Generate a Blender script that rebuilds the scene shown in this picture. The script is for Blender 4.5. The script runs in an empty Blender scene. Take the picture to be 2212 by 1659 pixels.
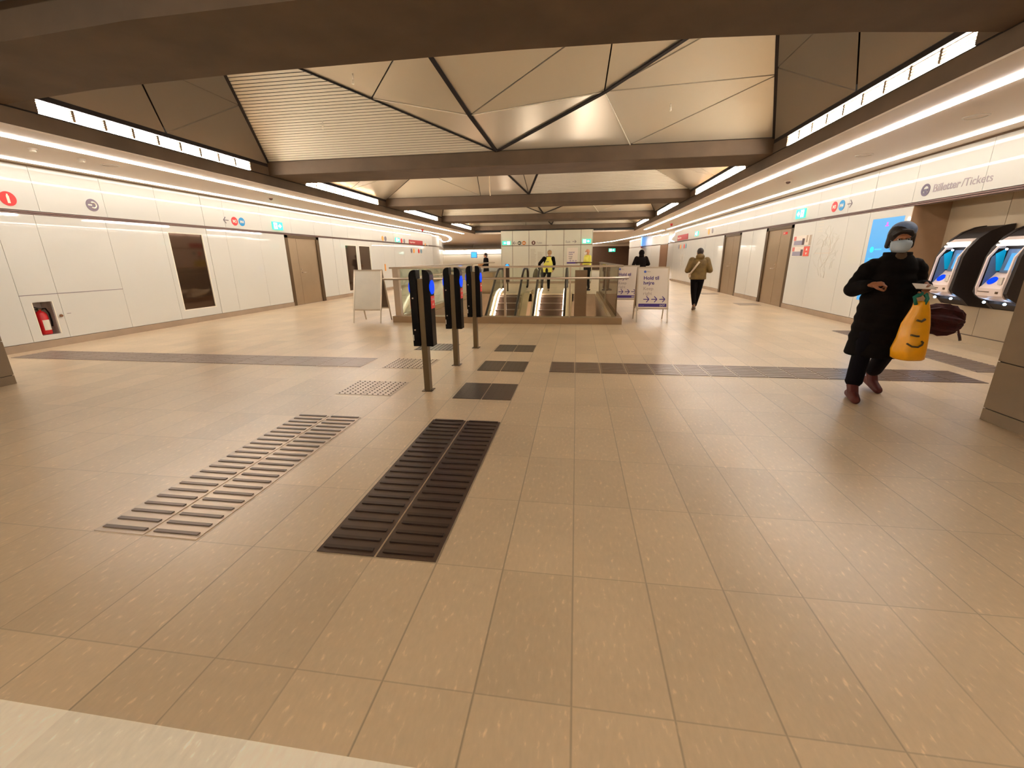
import bpy, bmesh, math, random
from mathutils import Vector, Matrix

# ---------------------------------------------------------------- camera, world, exposure
scene = bpy.context.scene
COL = scene.collection
W_PX, H_PX, F_PX = 2212.0, 1659.0, 918.28
YAW, PITCH, ROLL = math.radians(8.49), math.radians(16.413), math.radians(-0.666)
EYE = Vector((0.0, 0.0, 1.35))
fwd = Vector((-math.sin(YAW) * math.cos(PITCH), math.cos(YAW) * math.cos(PITCH), -math.sin(PITCH)))
rt0 = Vector((math.cos(YAW), math.sin(YAW), 0.0))
up0 = rt0.cross(fwd)
rt = rt0 * math.cos(ROLL) + up0 * math.sin(ROLL)
up = up0 * math.cos(ROLL) - rt0 * math.sin(ROLL)
cam_data = bpy.data.cameras.new('camera')
cam_data.sensor_fit = 'HORIZONTAL'
cam_data.sensor_width = 36.0
cam_data.lens = F_PX * 36.0 / W_PX
cam_data.clip_start = 0.02
cam_data.clip_end = 300.0
cam = bpy.data.objects.new('camera', cam_data)
COL.objects.link(cam)
m = Matrix((rt, up, -fwd)).transposed().to_4x4()
m.translation = EYE
cam.matrix_world = m
scene.camera = cam

world = bpy.data.worlds.new('world')
world.use_nodes = True
world.node_tree.nodes['Background'].inputs[0].default_value = (1.0, 0.8, 0.6, 1)
world.node_tree.nodes['Background'].inputs[1].default_value = 0.02
scene.world = world
vs = scene.view_settings
vs.view_transform = 'Standard'
vs.look = 'None'
vs.gamma = 1.0
vs.use_curve_mapping = False
vs.exposure = 1.08
scene.cycles.max_bounces = 8
scene.cycles.diffuse_bounces = 5
scene.cycles.glossy_bounces = 4

LIGHT_COL = (1.0, 0.82, 0.60)
STRIP_E = 12.0        # soffit strip lights
BOX_E = 62.0          # louvred light boxes under the coffers
FAR_E = 18.0

# ---------------------------------------------------------------- helpers
def lin(r, g, b):
    def f(c):
        c /= 255.0
        return c / 12.92 if c <= 0.04045 else ((c + 0.055) / 1.055) ** 2.4
    return (f(r), f(g), f(b))

MATS = {}
def mat(name, col=(0.5, 0.5, 0.5), rough=0.5, metal=0.0, emit=None, estr=0.0, coat=0.0, spec=0.5, noise=0.0, nscale=6.0, bump=0.0, stretch=None, alpha=1.0):
    if name in MATS:
        return MATS[name]
    mt = bpy.data.materials.new(name)
    mt.use_nodes = True
    nt = mt.node_tree
    b = nt.nodes['Principled BSDF']
    b.inputs['Base Color'].default_value = (*col, 1)
    b.inputs['Roughness'].default_value = rough
    b.inputs['Metallic'].default_value = metal
    b.inputs['Specular IOR Level'].default_value = spec
    b.inputs['Coat Weight'].default_value = coat
    if emit is not None:
        b.inputs['Emission Color'].default_value = (*emit, 1)
        b.inputs['Emission Strength'].default_value = estr
    if noise > 0 or bump > 0:
        tc = nt.nodes.new('ShaderNodeTexCoord')
        mp = nt.nodes.new('ShaderNodeMapping')
        if stretch: mp.inputs['Scale'].default_value = stretch
        nz = nt.nodes.new('ShaderNodeTexNoise')
        nz.inputs['Scale'].default_value = nscale
        nz.inputs['Detail'].default_value = 5
        nt.links.new(tc.outputs['Object'], mp.inputs[0]); nt.links.new(mp.outputs[0], nz.inputs['Vector'])
        if noise > 0:
            mx = nt.nodes.new('ShaderNodeMix'); mx.data_type = 'RGBA'
            mr = nt.nodes.new('ShaderNodeMapRange')
            mr.inputs[1].default_value = 0.3; mr.inputs[2].default_value = 0.7
            nt.links.new(nz.outputs['Fac'], mr.inputs[0]); nt.links.new(mr.outputs[0], mx.inputs['Factor'])
            mx.inputs['A'].default_value = (*[c * (1 - noise) for c in col], 1)
            mx.inputs['B'].default_value = (*[min(1, c * (1 + noise)) for c in col], 1)
            nt.links.new(mx.outputs['Result'], b.inputs['Base Color'])
        if bump > 0:
            bp = nt.nodes.new('ShaderNodeBump'); bp.inputs['Strength'].default_value = bump; bp.inputs['Distance'].default_value = 0.01
            nt.links.new(nz.outputs['Fac'], bp.inputs['Height']); nt.links.new(bp.outputs[0], b.inputs['Normal'])
    MATS[name] = mt
    return mt

def glass_mat(name, tint, refl=0.12, haze=0.0, dark=(0.2, 0.13, 0.07)):
    mt = bpy.data.materials.new(name); mt.use_nodes = True
    nt = mt.node_tree; nt.nodes.clear()
    out = nt.nodes.new('ShaderNodeOutputMaterial')
    tr = nt.nodes.new('ShaderNodeBsdfTransparent'); tr.inputs[0].default_value = (*tint, 1)
    gl = nt.nodes.new('ShaderNodeBsdfGlossy'); gl.inputs['Roughness'].default_value = 0.03
    fr = nt.nodes.new('ShaderNodeFresnel'); fr.inputs[0].default_value = 1.5
    ml = nt.nodes.new('ShaderNodeMath'); ml.operation = 'MULTIPLY'; ml.inputs[1].default_value = refl*8; ml.use_clamp = True
    mx = nt.nodes.new('ShaderNodeMixShader')
    nt.links.new(fr.outputs[0], ml.inputs[0]); nt.links.new(ml.outputs[0], mx.inputs[0])
    nt.links.new(tr.outputs[0], mx.inputs[1]); nt.links.new(gl.outputs[0], mx.inputs[2])
    last = mx
    if haze > 0:
        df = nt.nodes.new('ShaderNodeBsdfDiffuse'); df.inputs[0].default_value = (*dark, 1)
        m2 = nt.nodes.new('ShaderNodeMixShader'); m2.inputs[0].default_value = haze
        nt.links.new(mx.outputs[0], m2.inputs[1]); nt.links.new(df.outputs[0], m2.inputs[2]); last = m2
    nt.links.new(last.outputs[0], out.inputs[0])
    MATS[name] = mt
    return mt

class MB:
    """collects shapes for ONE mesh object"""
    def __init__(self): self.v = []; self.f = []; self.sm = []
    def add(self, vs_, fs, smooth=False):
        o = len(self.v); self.v += [tuple(p) for p in vs_]
        for f in fs: self.f.append(tuple(i + o for i in f)); self.sm.append(smooth)
        return self
    def box(self, x0, x1, y0, y1, z0, z1):
        p = [(x0,y0,z0),(x1,y0,z0),(x1,y1,z0),(x0,y1,z0),(x0,y0,z1),(x1,y0,z1),(x1,y1,z1),(x0,y1,z1)]
        return self.add(p, [(0,3,2,1),(4,5,6,7),(0,1,5,4),(1,2,6,5),(2,3,7,6),(3,0,4,7)])
    def prism(self, poly, axis, a, b):
        """poly: 2-D points; extruded along axis from a to b"""
        def P(p, t):
            if axis == 'x': return (t, p[0], p[1])
            if axis == 'y': return (p[0], t, p[1])
            return (p[0], p[1], t)
        n = len(poly)
        pts = [P(p, a) for p in poly] + [P(p, b) for p in poly]
        fs = [tuple(range(n))[::-1], tuple(range(n, 2*n))] + [(i, (i+1) % n, n + (i+1) % n, n + i) for i in range(n)]
        return self.add(pts, fs)
    def slab(self, pts, off):
        """planar polygon pts (3-D) thickened by the vector off"""
        n = len(pts); off = Vector(off)
        a = [Vector(p) for p in pts]; b = [p + off for p in a]
        return self.add(a + b, [tuple(range(n)), tuple(range(n, 2*n))[::-1]] + [(i, n+i, n+(i+1) % n, (i+1) % n) for i in range(n)])
    def tube(self, path, r, n=10, cap=True, squash=None):
        path = [Vector(p) for p in path]
        rs = r if isinstance(r, (list, tuple)) else [r] * len(path)
        rings = []; prev = None
        for i, p in enumerate(path):
            d = (path[min(i+1, len(path)-1)] - path[max(i-1, 0)]).normalized()
            if prev is None:
                ref = Vector((0,0,1)) if abs(d.z) < 0.9 else Vector((0,1,0))
                u = d.cross(ref).normalized()
            else:
                u = (prev - d * prev.dot(d)).normalized()
            prev = u; w = d.cross(u)
            rings.append([p + (u * math.cos(2*math.pi*k/n) + w * math.sin(2*math.pi*k/n)) * rs[i] for k in range(n)])
        vs_ = [q for rg in rings for q in rg]; fs = []
        for i in range(len(path)-1):
            for k in range(n):
                fs.append((i*n+k, i*n+(k+1) % n, (i+1)*n+(k+1) % n, (i+1)*n+k))
        self.add(vs_, fs, True)
        if cap:
            self.add(rings[0], [tuple(range(n))[::-1]]); self.add(rings[-1], [tuple(range(n))])
        return self
    def bar(self, a, b, w, h, up_=(0,0,1)):
        a, b = Vector(a), Vector(b); d = (b-a).normalized(); u = Vector(up_)
        s = d.cross(u).normalized(); u = s.cross(d)
        s *= w/2; u *= h/2
        p = [a-s-u, a+s-u, a+s+u, a-s+u, b-s-u, b+s-u, b+s+u, b-s+u]
        return self.add(p, [(3,2,1,0),(4,5,6,7),(0,1,5,4),(1,2,6,5),(2,3,7,6),(3,0,4,7)])
    def disc(self, c, axis, r, t, n=32, r2=None):
        """cylinder of radius r centred at c, thickness t along axis"""
        c = Vector(c); ax = {'x': Vector((1,0,0)), 'y': Vector((0,1,0)), 'z': Vector((0,0,1))}[axis] if isinstance(axis, str) else Vector(axis).normalized()
        ref = Vector((0,0,1)) if abs(ax.z) < 0.9 else Vector((1,0,0))
        u = ax.cross(ref).normalized(); w = ax.cross(u)
        a = [c - ax*t/2 + (u*math.cos(2*math.pi*k/n) + w*math.sin(2*math.pi*k/n))*r for k in range(n)]
        rr = r if r2 is None else r2
        b = [c + ax*t/2 + (u*math.cos(2*math.pi*k/n) + w*math.sin(2*math.pi*k/n))*rr for k in range(n)]
        return self.add(a+b, [tuple(range(n)), tuple(range(n, 2*n))[::-1]] + [(k, n+k, n+(k+1) % n, (k+1) % n) for k in range(n)])
    def ring(self, c, axis, r0, r1, t, n=32):
        c = Vector(c); ax = {'x': Vector((1,0,0)), 'y': Vector((0,1,0)), 'z': Vector((0,0,1))}[axis]
        ref = Vector((0,0,1)) if abs(ax.z) < 0.9 else Vector((1,0,0))
        u = ax.cross(ref).normalized(); w = ax.cross(u); vs_ = []
        for s, r in ((-.5, r0), (-.5, r1), (.5, r1), (.5, r0)):
            vs_ += [c + ax*t*s + (u*math.cos(2*math.pi*k/n) + w*math.sin(2*math.pi*k/n))*r for k in range(n)]
        fs = []
        for j in range(4):
            for k in range(n):
                fs.append((j*n+k, ((j+1) % 4)*n+k, ((j+1) % 4)*n+(k+1) % n, j*n+(k+1) % n))
        return self.add(vs_, fs)
    def ball(self, c, r, n=12, sc=(1,1,1), rot=None):
        c = Vector(c); vs_ = []; fs = []
        m_ = n // 2 + 1
        for i in range(m_+1):
            th = math.pi * i / m_
            for k in range(n):
                p = Vector((math.sin(th)*math.cos(2*math.pi*k/n)*sc[0], math.sin(th)*math.sin(2*math.pi*k/n)*sc[1], math.cos(th)*sc[2])) * r
                if rot is not None: p = rot @ p
                vs_.append(c + p)
        for i in range(m_):
            for k in range(n):
                fs.append((i*n+k, (i+1)*n+k, (i+1)*n+(k+1) % n, i*n+(k+1) % n))
        return self.add(vs_, fs, True)
    def loft(self, rings, n=20, smooth=True):
        """rings: (cx, cy, cz, rx, ry) horizontal ellipses joined into a closed hull"""
        vs_ = []
        for (cx, cy, cz, rx, ry) in rings:
            vs_ += [(cx + rx*math.cos(2*math.pi*k/n), cy + ry*math.sin(2*math.pi*k/n), cz) for k in range(n)]
        fs = []
        for i in range(len(rings)-1):
            for k in range(n): fs.append((i*n+k, i*n+(k+1) % n, (i+1)*n+(k+1) % n, (i+1)*n+k))
        self.add(vs_, fs, smooth)
        self.add(vs_[:n], [tuple(range(n))[::-1]]); self.add(vs_[-n:], [tuple(range(n))])
        return self
    def mesh(self, name):
        me = bpy.data.meshes.new(name)
        me.from_pydata([tuple(p) for p in self.v], [], self.f)
        me.polygons.foreach_set('use_smooth', self.sm)
        bm = bmesh.new(); bm.from_mesh(me)
        bmesh.ops.remove_doubles(bm, verts=bm.verts, dist=1e-5)
        bmesh.ops.recalc_face_normals(bm, faces=bm.faces)
        bm.to_mesh(me); bm.free()
        me.validate()
        return me
    def build(self, name, material, parent=None, loc=None, bevel=0.0):
        me = self.mesh(name)
        o = bpy.data.objects.new(name, me)
        me.materials.append(material)
        COL.objects.link(o)
        if parent is not None:
            o.parent = parent
        if loc is not None: o.location = loc
        if bevel > 0:
            md = o.modifiers.new('bevel', 'BEVEL'); md.width = bevel; md.segments = 2; md.limit_method = 'ANGLE'
        return o

def empty(name, loc=(0,0,0), rz=0.0):
    o = bpy.data.objects.new(name, None)
    o.empty_display_size = 0.1
    COL.objects.link(o); o.location = loc; o.rotation_euler = (0, 0, rz)
    return o
def tag(o, label, cat, group=None, kind=None):
    o['label'] = label; o['category'] = cat
    if group: o['group'] = group
    if kind: o['kind'] = kind
    return o
def struct(o, label=None):
    o['kind'] = 'structure'
    if label: o['label'] = label
    return o
def copy_tree(o, parent=None):
    c = o.copy(); COL.objects.link(c); c.parent = parent
    for ch in list(o.children): copy_tree(ch, c)
    return c

def text_obj(name, s, size, material, parent, loc, rot, align='LEFT', bold=False, depth=0.002):
    cu = bpy.data.curves.new(name, 'FONT'); cu.body = s; cu.size = size; cu.align_x = align
    cu.extrude = depth
    if bold: cu.offset = size * 0.018
    to = bpy.data.objects.new(name, cu); COL.objects.link(to)
    dg = bpy.context.evaluated_depsgraph_get()
    me = bpy.data.meshes.new_from_object(to.evaluated_get(dg))
    bpy.data.objects.remove(to)
    me.materials.clear(); me.materials.append(material)
    o = bpy.data.objects.new(name, me); COL.objects.link(o)
    o.parent = parent; o.location = loc; o.rotation_euler = rot
    return o
R90 = math.pi / 2
ROT_L = (R90, 0, R90)       # reads on the wall at the camera's left (faces +x)
ROT_R = (R90, 0, -R90)      # reads on the wall at the camera's right (faces -x)
ROT_F = (R90, 0, 0)         # faces the camera (-y)

# ---------------------------------------------------------------- materials
M_glass_wall = mat('white_glass_cladding', lin(215, 212, 204), 0.025, coat=0.0, spec=0.5)
M_gap = mat('panel_gap_dark', lin(136, 118, 104), 0.7)
M_steel_line = mat('steel_line', lin(120, 95, 88), 0.35, metal=0.6)
M_plinth = mat('plinth_stone', lin(150, 122, 88), 0.5, noise=0.08, nscale=3)
M_base = mat('stone_skirting', lin(168, 146, 124), 0.5, noise=0.08, nscale=3)
M_concrete = mat('concrete', lin(94, 75, 57), 0.75, noise=0.16, nscale=2.2, bump=0.15)
M_soffit = mat('soffit_panel', lin(222, 206, 188), 0.5)
M_dark = mat('black_gap', lin(26, 14, 8), 0.8)
M_cof = mat('coffer_panel', lin(216, 206, 188), 0.24, metal=0.5)
M_slat = mat('coffer_slat', lin(218, 208, 188), 0.45)
M_slat_dk = mat('light_box_slat', lin(176, 150, 120), 0.5)
M_wing_shaded = mat('coffer_wing_shaded', lin(122, 110, 94), 0.5)  # shade on the down-facing wings is put into a darker base colour
M_bronze = mat('brushed_bronze_steel', lin(170, 148, 122), 0.38, metal=0.75, noise=0.04, nscale=2)
M_steel = mat('brushed_steel', lin(196, 178, 158), 0.28, metal=0.9)
M_steel_dk = mat('dark_steel', lin(104, 84, 62), 0.35, metal=0.8)
M_black = mat('black_plastic', lin(10, 5, 4), 0.30, spec=0.14)
M_darkglass = mat('dark_window_glass', lin(84, 62, 48), 0.05, metal=0.7)
M_white = mat('white_paint', lin(236, 228, 210), 0.4)
M_red = mat('red_print', lin(225, 48, 48), 0.4)
M_blue = mat('blue_print', lin(20, 140, 200), 0.4)
M_grey_print = mat('grey_print', lin(120, 108, 112), 0.4)
M_pale_print = mat('pale_print', lin(214, 204, 190), 0.4)
M_green_e = mat('exit_sign_green', lin(60, 200, 160), 0.4, emit=lin(60, 225, 180), estr=0.6)
M_white_e = mat('exit_sign_white', (0.8, 0.9, 0.85), 0.4, emit=(0.8, 1.0, 0.93), estr=1.6)
M_strip = mat('strip_light_diffuser', (1, 1, 1), 0.5, emit=(1.0, 0.965, 0.915), estr=STRIP_E)
M_strip_wall = mat('wall_strip_diffuser', (1, 1, 1), 0.5, emit=(1.0, 0.975, 0.92), estr=STRIP_E*0.36)
M_backlight = mat('back_strip_diffuser', (1, 1, 1), 0.5, emit=(1.0, 0.95, 0.88), estr=11.0)
M_boxlight = mat('box_light_diffuser', (1, 1, 1), 0.5, emit=(1.0, 0.94, 0.82), estr=BOX_E)
M_farlight = mat('far_strip_diffuser', (1, 1, 1), 0.5, emit=(1.0, 0.92, 0.82), estr=FAR_E)
M_blue_e = mat('reader_blue_light', lin(0, 20, 110), 0.6, emit=lin(0, 70, 255), estr=0.5, spec=0.1)
M_led = mat('blue_white_led', (1, 1, 1), 0.4, emit=(0.35, 0.6, 1.0), estr=14.0)
M_screen = mat('screen_cyan', lin(20, 60, 90), 0.3, emit=lin(84, 176, 236), estr=0.46)
M_purple = mat('purple_print', lin(72, 46, 130), 0.5)
M_void = mat('void_lining', lin(140, 112, 88), 0.6, noise=0.08)
GLASS = glass_mat('clear_glass', (0.93, 0.95, 0.90), 0.05)
GLASS_REFL = glass_mat('painted_reflection_glass', (0.62, 0.52, 0.42), 0.10, haze=0.25, dark=lin(150, 118, 90))  # brown reflection painted into the tint and diffuse part of clear glass

# floor material ------------------------------------------------
def floor_material(name, light, tile=(0.3132, 0.576), org=(-2.48, 1.584), grout=True):
    mt = bpy.data.materials.new(name); mt.use_nodes = True
    nt = mt.node_tree; b = nt.nodes['Principled BSDF']; L = nt.links.new
    geo = nt.nodes.new('ShaderNodeNewGeometry')
    sep = nt.nodes.new('ShaderNodeSeparateXYZ'); L(geo.outputs['Position'], sep.inputs[0])
    def M(op, a, bb=None, c=None, clamp=False):
        n = nt.nodes.new('ShaderNodeMath'); n.operation = op; n.use_clamp = clamp
        for i, q in enumerate((a, bb, c)):
            if q is None: continue
            if isinstance(q, (int, float)): n.inputs[i].default_value = q
            else: L(q, n.inputs[i])
        return n.outputs[0]
    u = M('DIVIDE', M('SUBTRACT', sep.outputs[0], org[0]), tile[0])
    v = M('DIVIDE', M('SUBTRACT', sep.outputs[1], org[1]), tile[1])
    ci = M('FLOOR', u)
    # long tiles: some columns are shifted half a length
    wn0 = nt.nodes.new('ShaderNodeTexWhiteNoise'); wn0.noise_dimensions = '1D'; L(ci, wn0.inputs['W'])
    ri = M('FLOOR', v)
    cmb = nt.nodes.new('ShaderNodeCombineXYZ'); L(ci, cmb.inputs[0]); L(ri, cmb.inputs[1])
    wn = nt.nodes.new('ShaderNodeTexWhiteNoise'); L(cmb.outputs[0], wn.inputs['Vector'])
    fu = M('FRACT', u); fv = M('FRACT', v)
    du = M('MULTIPLY', M('MINIMUM', fu, M('SUBTRACT', 1.0, fu)), tile[0])
    dv = M('MULTIPLY', M('MINIMUM', fv, M('SUBTRACT', 1.0, fv)), tile[1])
    ju = M('SUBTRACT', 1.0, M('DIVIDE', du, 0.0055), clamp=True)
    jv = M('SUBTRACT', 1.0, M('DIVIDE', dv, 0.0040), clamp=True)
    rnd = nt.nodes.new('ShaderNodeMapRange'); rnd.inputs[1].default_value = 0.2; rnd.inputs[2].default_value = 0.9; rnd.inputs[3].default_value = 0.35; rnd.inputs[4].default_value = 1.0
    L(wn0.outputs['Value'], rnd.inputs[0])
    joint = M('MAXIMUM', M('MULTIPLY', ju, rnd.outputs[0]), M('MULTIPLY', jv, 0.55))
    n1 = nt.nodes.new('ShaderNodeTexNoise'); n1.inputs['Scale'].default_value = 1.1; n1.inputs['Detail'].default_value = 4
    L(geo.outputs['Position'], n1.inputs['Vector'])
    mp = nt.nodes.new('ShaderNodeMapping'); mp.inputs['Scale'].default_value = (55, 22, 1)
    L(geo.outputs['Position'], mp.inputs[0])
    n2 = nt.nodes.new('ShaderNodeTexNoise'); n2.inputs['Scale'].default_value = 1.0; n2.inputs['Detail'].default_value = 3
    L(mp.outputs[0], n2.inputs['Vector'])
    sp = nt.nodes.new('ShaderNodeMapRange'); sp.inputs[1].default_value = 0.62; sp.inputs[2].default_value = 0.78; L(n2.outputs['Fac'], sp.inputs[0])
    val = M('ADD', M('ADD', M('MULTIPLY', M('SUBTRACT', n1.outputs['Fac'], 0.5), 0.42), M('MULTIPLY', M('SUBTRACT', wn.outputs['Value'], 0.5), 0.15)), M('ADD', M('MULTIPLY', M('SUBTRACT', n2.outputs['Fac'], 0.5), 0.22), M('MULTIPLY', sp.outputs[0], 0.34)))
    val = M('ADD', val, 1.0)
    hv = nt.nodes.new('ShaderNodeHueSaturation'); hv.inputs['Color'].default_value = (*light, 1); L(val, hv.inputs['Value'])
    mx = nt.nodes.new('ShaderNodeMix'); mx.data_type = 'RGBA'
    L(M('MULTIPLY', joint, 0.9 if grout else 0.0), mx.inputs['Factor']); L(hv.outputs[0], mx.inputs['A'])
    mx.inputs['B'].default_value = (*[c * 0.35 for c in light], 1)
    L(mx.outputs['Result'], b.inputs['Base Color'])
    b.inputs['Roughness'].default_value = 0.33
    b.inputs['Specular IOR Level'].default_value = 0.8
    MATS[name] = mt
    return mt
M_floor = floor_material('terrazzo_floor_tiles', lin(206, 182, 150))
M_floor_pale = floor_material('pale_floor_border', lin(250, 240, 222), grout=False)
M_tact = mat('tactile_steel', lin(192, 172, 150), 0.34, metal=0.25)
M_rib_shade = mat('tactile_rib_shade', lin(92, 74, 60), 0.35, metal=0.4)  # rib shadows and dark ceiling reflection are put into this base colour
M_rib_dk = mat('dark_tactile_rib', lin(66, 50, 42), 0.3, metal=0.4)  # same painted shade for the ribs and studs of the dark tiles
M_tact_dk = mat('dark_tactile_tile', lin(88, 70, 60), 0.28, metal=0.45)
M_tact_mid = mat('grey_brown_tactile_tile', lin(132, 112, 98), 0.28, metal=0.45)

# ================================================================ SETTING
XL, XR = -8.74, 5.54            # glass walls
BL, BR = -6.50, 3.41            # inner faces of the long beams
ZS = 2.88                       # soffit height
VX0, VX1, VY0, VY1 = -3.82, 0.75, 9.38, 17.2   # escalator void

fl = MB()
for (x0, x1, y0, y1) in ((-40, 40, 0.78, VY0), (-40, VX0, VY0, VY1), (VX1, 40, VY0, VY1), (-40, 40, VY1, 90)):
    fl.add([(x0,y0,0),(x1,y0,0),(x1,y1,0),(x0,y1,0)], [(0,1,2,3)])
struct(fl.build('floor', M_floor))
fl = MB().add([(-40,-6,0),(40,-6,0),(40,0.78,0),(-40,0.78,0)], [(0,1,2,3)])
struct(fl.build('floor', M_floor_pale))

# ---- glass-clad walls: boxes with open joints in front of a dark backing
def subtract(rect, holes):
    out = [rect]
    for h in holes:
        nxt = []
        for (a0, a1, b0, b1) in out:
            if h[0] >= a1 or h[1] <= a0 or h[2] >= b1 or h[3] <= b0: nxt.append((a0, a1, b0, b1)); continue
            if h[0] > a0: nxt.append((a0, h[0], b0, b1))
            if h[1] < a1: nxt.append((h[1], a1, b0, b1))
            c0, c1 = max(a0, h[0]), min(a1, h[1])
            if h[2] > b0: nxt.append((c0, c1, b0, h[2]))
            if h[3] < b1: nxt.append((c0, c1, h[3], b1))
        out = nxt
    return out
def side_wall(name, X, sgn, low, high, wide, holes, y0, y1):
    """sgn: direction from the face into the wall"""
    m_ = MB(); g = 0.006
    for js, z0, z1 in ((low, 0.125, 2.12), (high, 2.18, 2.855)):
        for a, b in zip(js[:-1], js[1:]):
            ga = 0.014 if a in wide else g; gb = 0.014 if b in wide else g
            for (p0, p1, q0, q1) in subtract((a + ga/2, b - gb/2, z0, z1), holes):
                m_.box(min(X, X + sgn*0.03), max(X, X + sgn*0.03), p0, p1, q0, q1)
    w = m_.build(name, M_glass_wall)
    struct(w)
    bk = MB()
    for (p0, p1, q0, q1) in subtract((y0, y1, 0.0, 3.0), [h for h in holes if len(h) > 4]):
        bk.box(min(X + sgn*0.035, X + sgn*0.12), max(X + sgn*0.035, X + sgn*0.12), p0, p1, q0, q1)
    bk.build('joint_backing', M_gap, w)
    return w
def hline(name, X, sgn, z0, z1, spans, material, out=0.004):
    m_ = MB()
    for a, b in spans: m_.box(min(X - sgn*out, X + sgn*0.03), max(X - sgn*out, X + sgn*0.03), a, b, z0, z1)
    return struct(m_.build(name, material))

L_low = [-6, -4, -2.9, -1.8, -0.7, 0.4, 1.5, 2.6, 3.4, 4.53, 5.66, 6.19, 7.29, 8.42, 9.56, 10.15, 11.33, 12.4, 14.2, 15.1, 15.6, 16.85, 18.1, 19.3, 20.5, 21.7, 22.9, 24.1, 25.2, 26.3]
L_high = [-6, -4, -2.9, -1.8, -0.7, 0.4, 1.5, 2.6, 3.7, 5.0, 6.3, 7.36, 8.42, 9.56, 10.2, 11.5, 12.8, 14.0, 15.1, 16.2, 17.2, 18.3, 19.4, 20.5, 21.7, 22.9, 24.1, 25.2, 26.3]
EXT = (5.80, 6.07, 0.21, 0.75)
holesL = [(8.53, 9.43, 0.30, 1.99), (12.4, 14.2, 0.0, 2.12), (15.9, 16.78, 0.2, 1.93), (16.98, 17.95, 0.2, 1.93), (*EXT, 'deep')]
wall_left = side_wall('wall_left', XL, -1, L_low, L_high, (9.56, 15.1, 20.5, 26.3), holesL, -6, 26.3)
# horizontal joint of the low service panels
pl = MB().box(XL-0.002, XL+0.003, 5.66, 7.29, 0.864, 0.874); struct(pl.build('trim_1', M_grey_print))
hline('trim_2', XL, -1, 2.125, 2.142, [(-6, 26.3)], M_steel_line)
hline('trim_3', XL, -1, 2.152, 2.170, [(-6, 26.3)], M_steel_line)
hline('trim_4', XL, -1, 2.858, 2.879, [(-6, 26.3)], M_steel_dk, 0.01)
hline('baseboard_left', XL, -1, 0.0, 0.118, [(-6, 12.4), (14.2, 26.3)], M_base, 0.012)

NI0, NI1, NXB = 3.4, 8.53, 6.10          # ticket niche in the right wall
R_low = [-6, -4, -2.9, -1.8, -0.7, 0.4, 1.5, 2.6, 3.4, 8.53, 9.62, 10.3, 11.55, 12.6, 14.3, 15.3, 16.28, 18.1, 19.2, 20.5, 21.7, 22.9, 24.1, 25.4, 26.9]
R_high = [-6, -4, -2.9, -1.8, -0.7, 0.4, 1.5, 2.6, 3.7, 4.9, 6.1, 7.3, 8.6, 9.62, 10.4, 11.55, 12.8, 14.1, 15.4, 16.6, 17.9, 19.2, 20.5, 21.7, 22.9, 24.1, 25.4, 26.9]
holesR = [(NI0, NI1, 0.0, 2.12, 'deep'), (12.6, 14.3, 0.0, 2.12), (16.28, 18.1, 0.0, 2.12), (8.68, 9.50, 0.50, 1.98)]
wall_right = side_wall('wall_right', XR, 1, R_low, R_high, (9.62, 15.3, 20.5), holesR, -6, 26.9)
hline('trim_5', XR, 1, 2.125, 2.142, [(-6, 26.9)], M_steel_line)
hline('trim_6', XR, 1, 2.152, 2.170, [(-6, 26.9)], M_steel_line)
hline('trim_7', XR, 1, 2.858, 2.879, [(-6, 26.9)], M_steel_dk, 0.01)
hline('baseboard_right', XR, 1, 0.0, 0.118, [(-6, NI0), (NI1, 12.6), (14.3, 16.28), (18.1, 26.9)], M_base, 0.012)

# niche shell: stone back wall with joints, side wall, lintel
M_niche = mat('niche_stone', lin(186, 166, 138), 0.5, noise=0.07, nscale=1.5)
nb = MB()
ys = [NI0, 4.3, 5.05, 5.8, 6.65, 7.5, NI1]
for a, b in zip(ys[:-1], ys[1:]):
    nb.box(NXB, NXB+0.04, a+0.004, b-0.004, 0.13, 1.0); nb.box(NXB, NXB+0.04, a+0.004, b-0.004, 1.008, 2.3)
nbo = struct(nb.build('wall_niche', M_niche))
MB().box(NXB+0.03, NXB+0.1, NI0, NI1, 0, 2.4).build('joint_backing', M_gap, nbo)
M_niche_side = mat('niche_side_panel', lin(168, 134, 102), 0.55, noise=0.05)
MB().box(XR+0.13, NXB+0.05, NI1, NI1+0.05, 0, 2.4).build('side_panel', M_niche_side, nbo)
MB().box(XR+0.0, XR+0.135, NI1-0.012, NI1, 0, 2.12).build('side_edge', M_niche_side, nbo)
MB().box(XR+0.13, NXB+0.05, NI0-0.05, NI0, 0, 2.4).build('side_panel', M_niche_side, nbo)
MB().box(XR+0.13, NXB+0.05, NI0, NI1, 2.28, 2.34).build('soffit', M_steel_dk, nbo)
struct(MB().box(NXB-0.015, NXB, NI0, NI1, 0.0, 0.12).build('baseboard_niche', M_niche))

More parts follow.
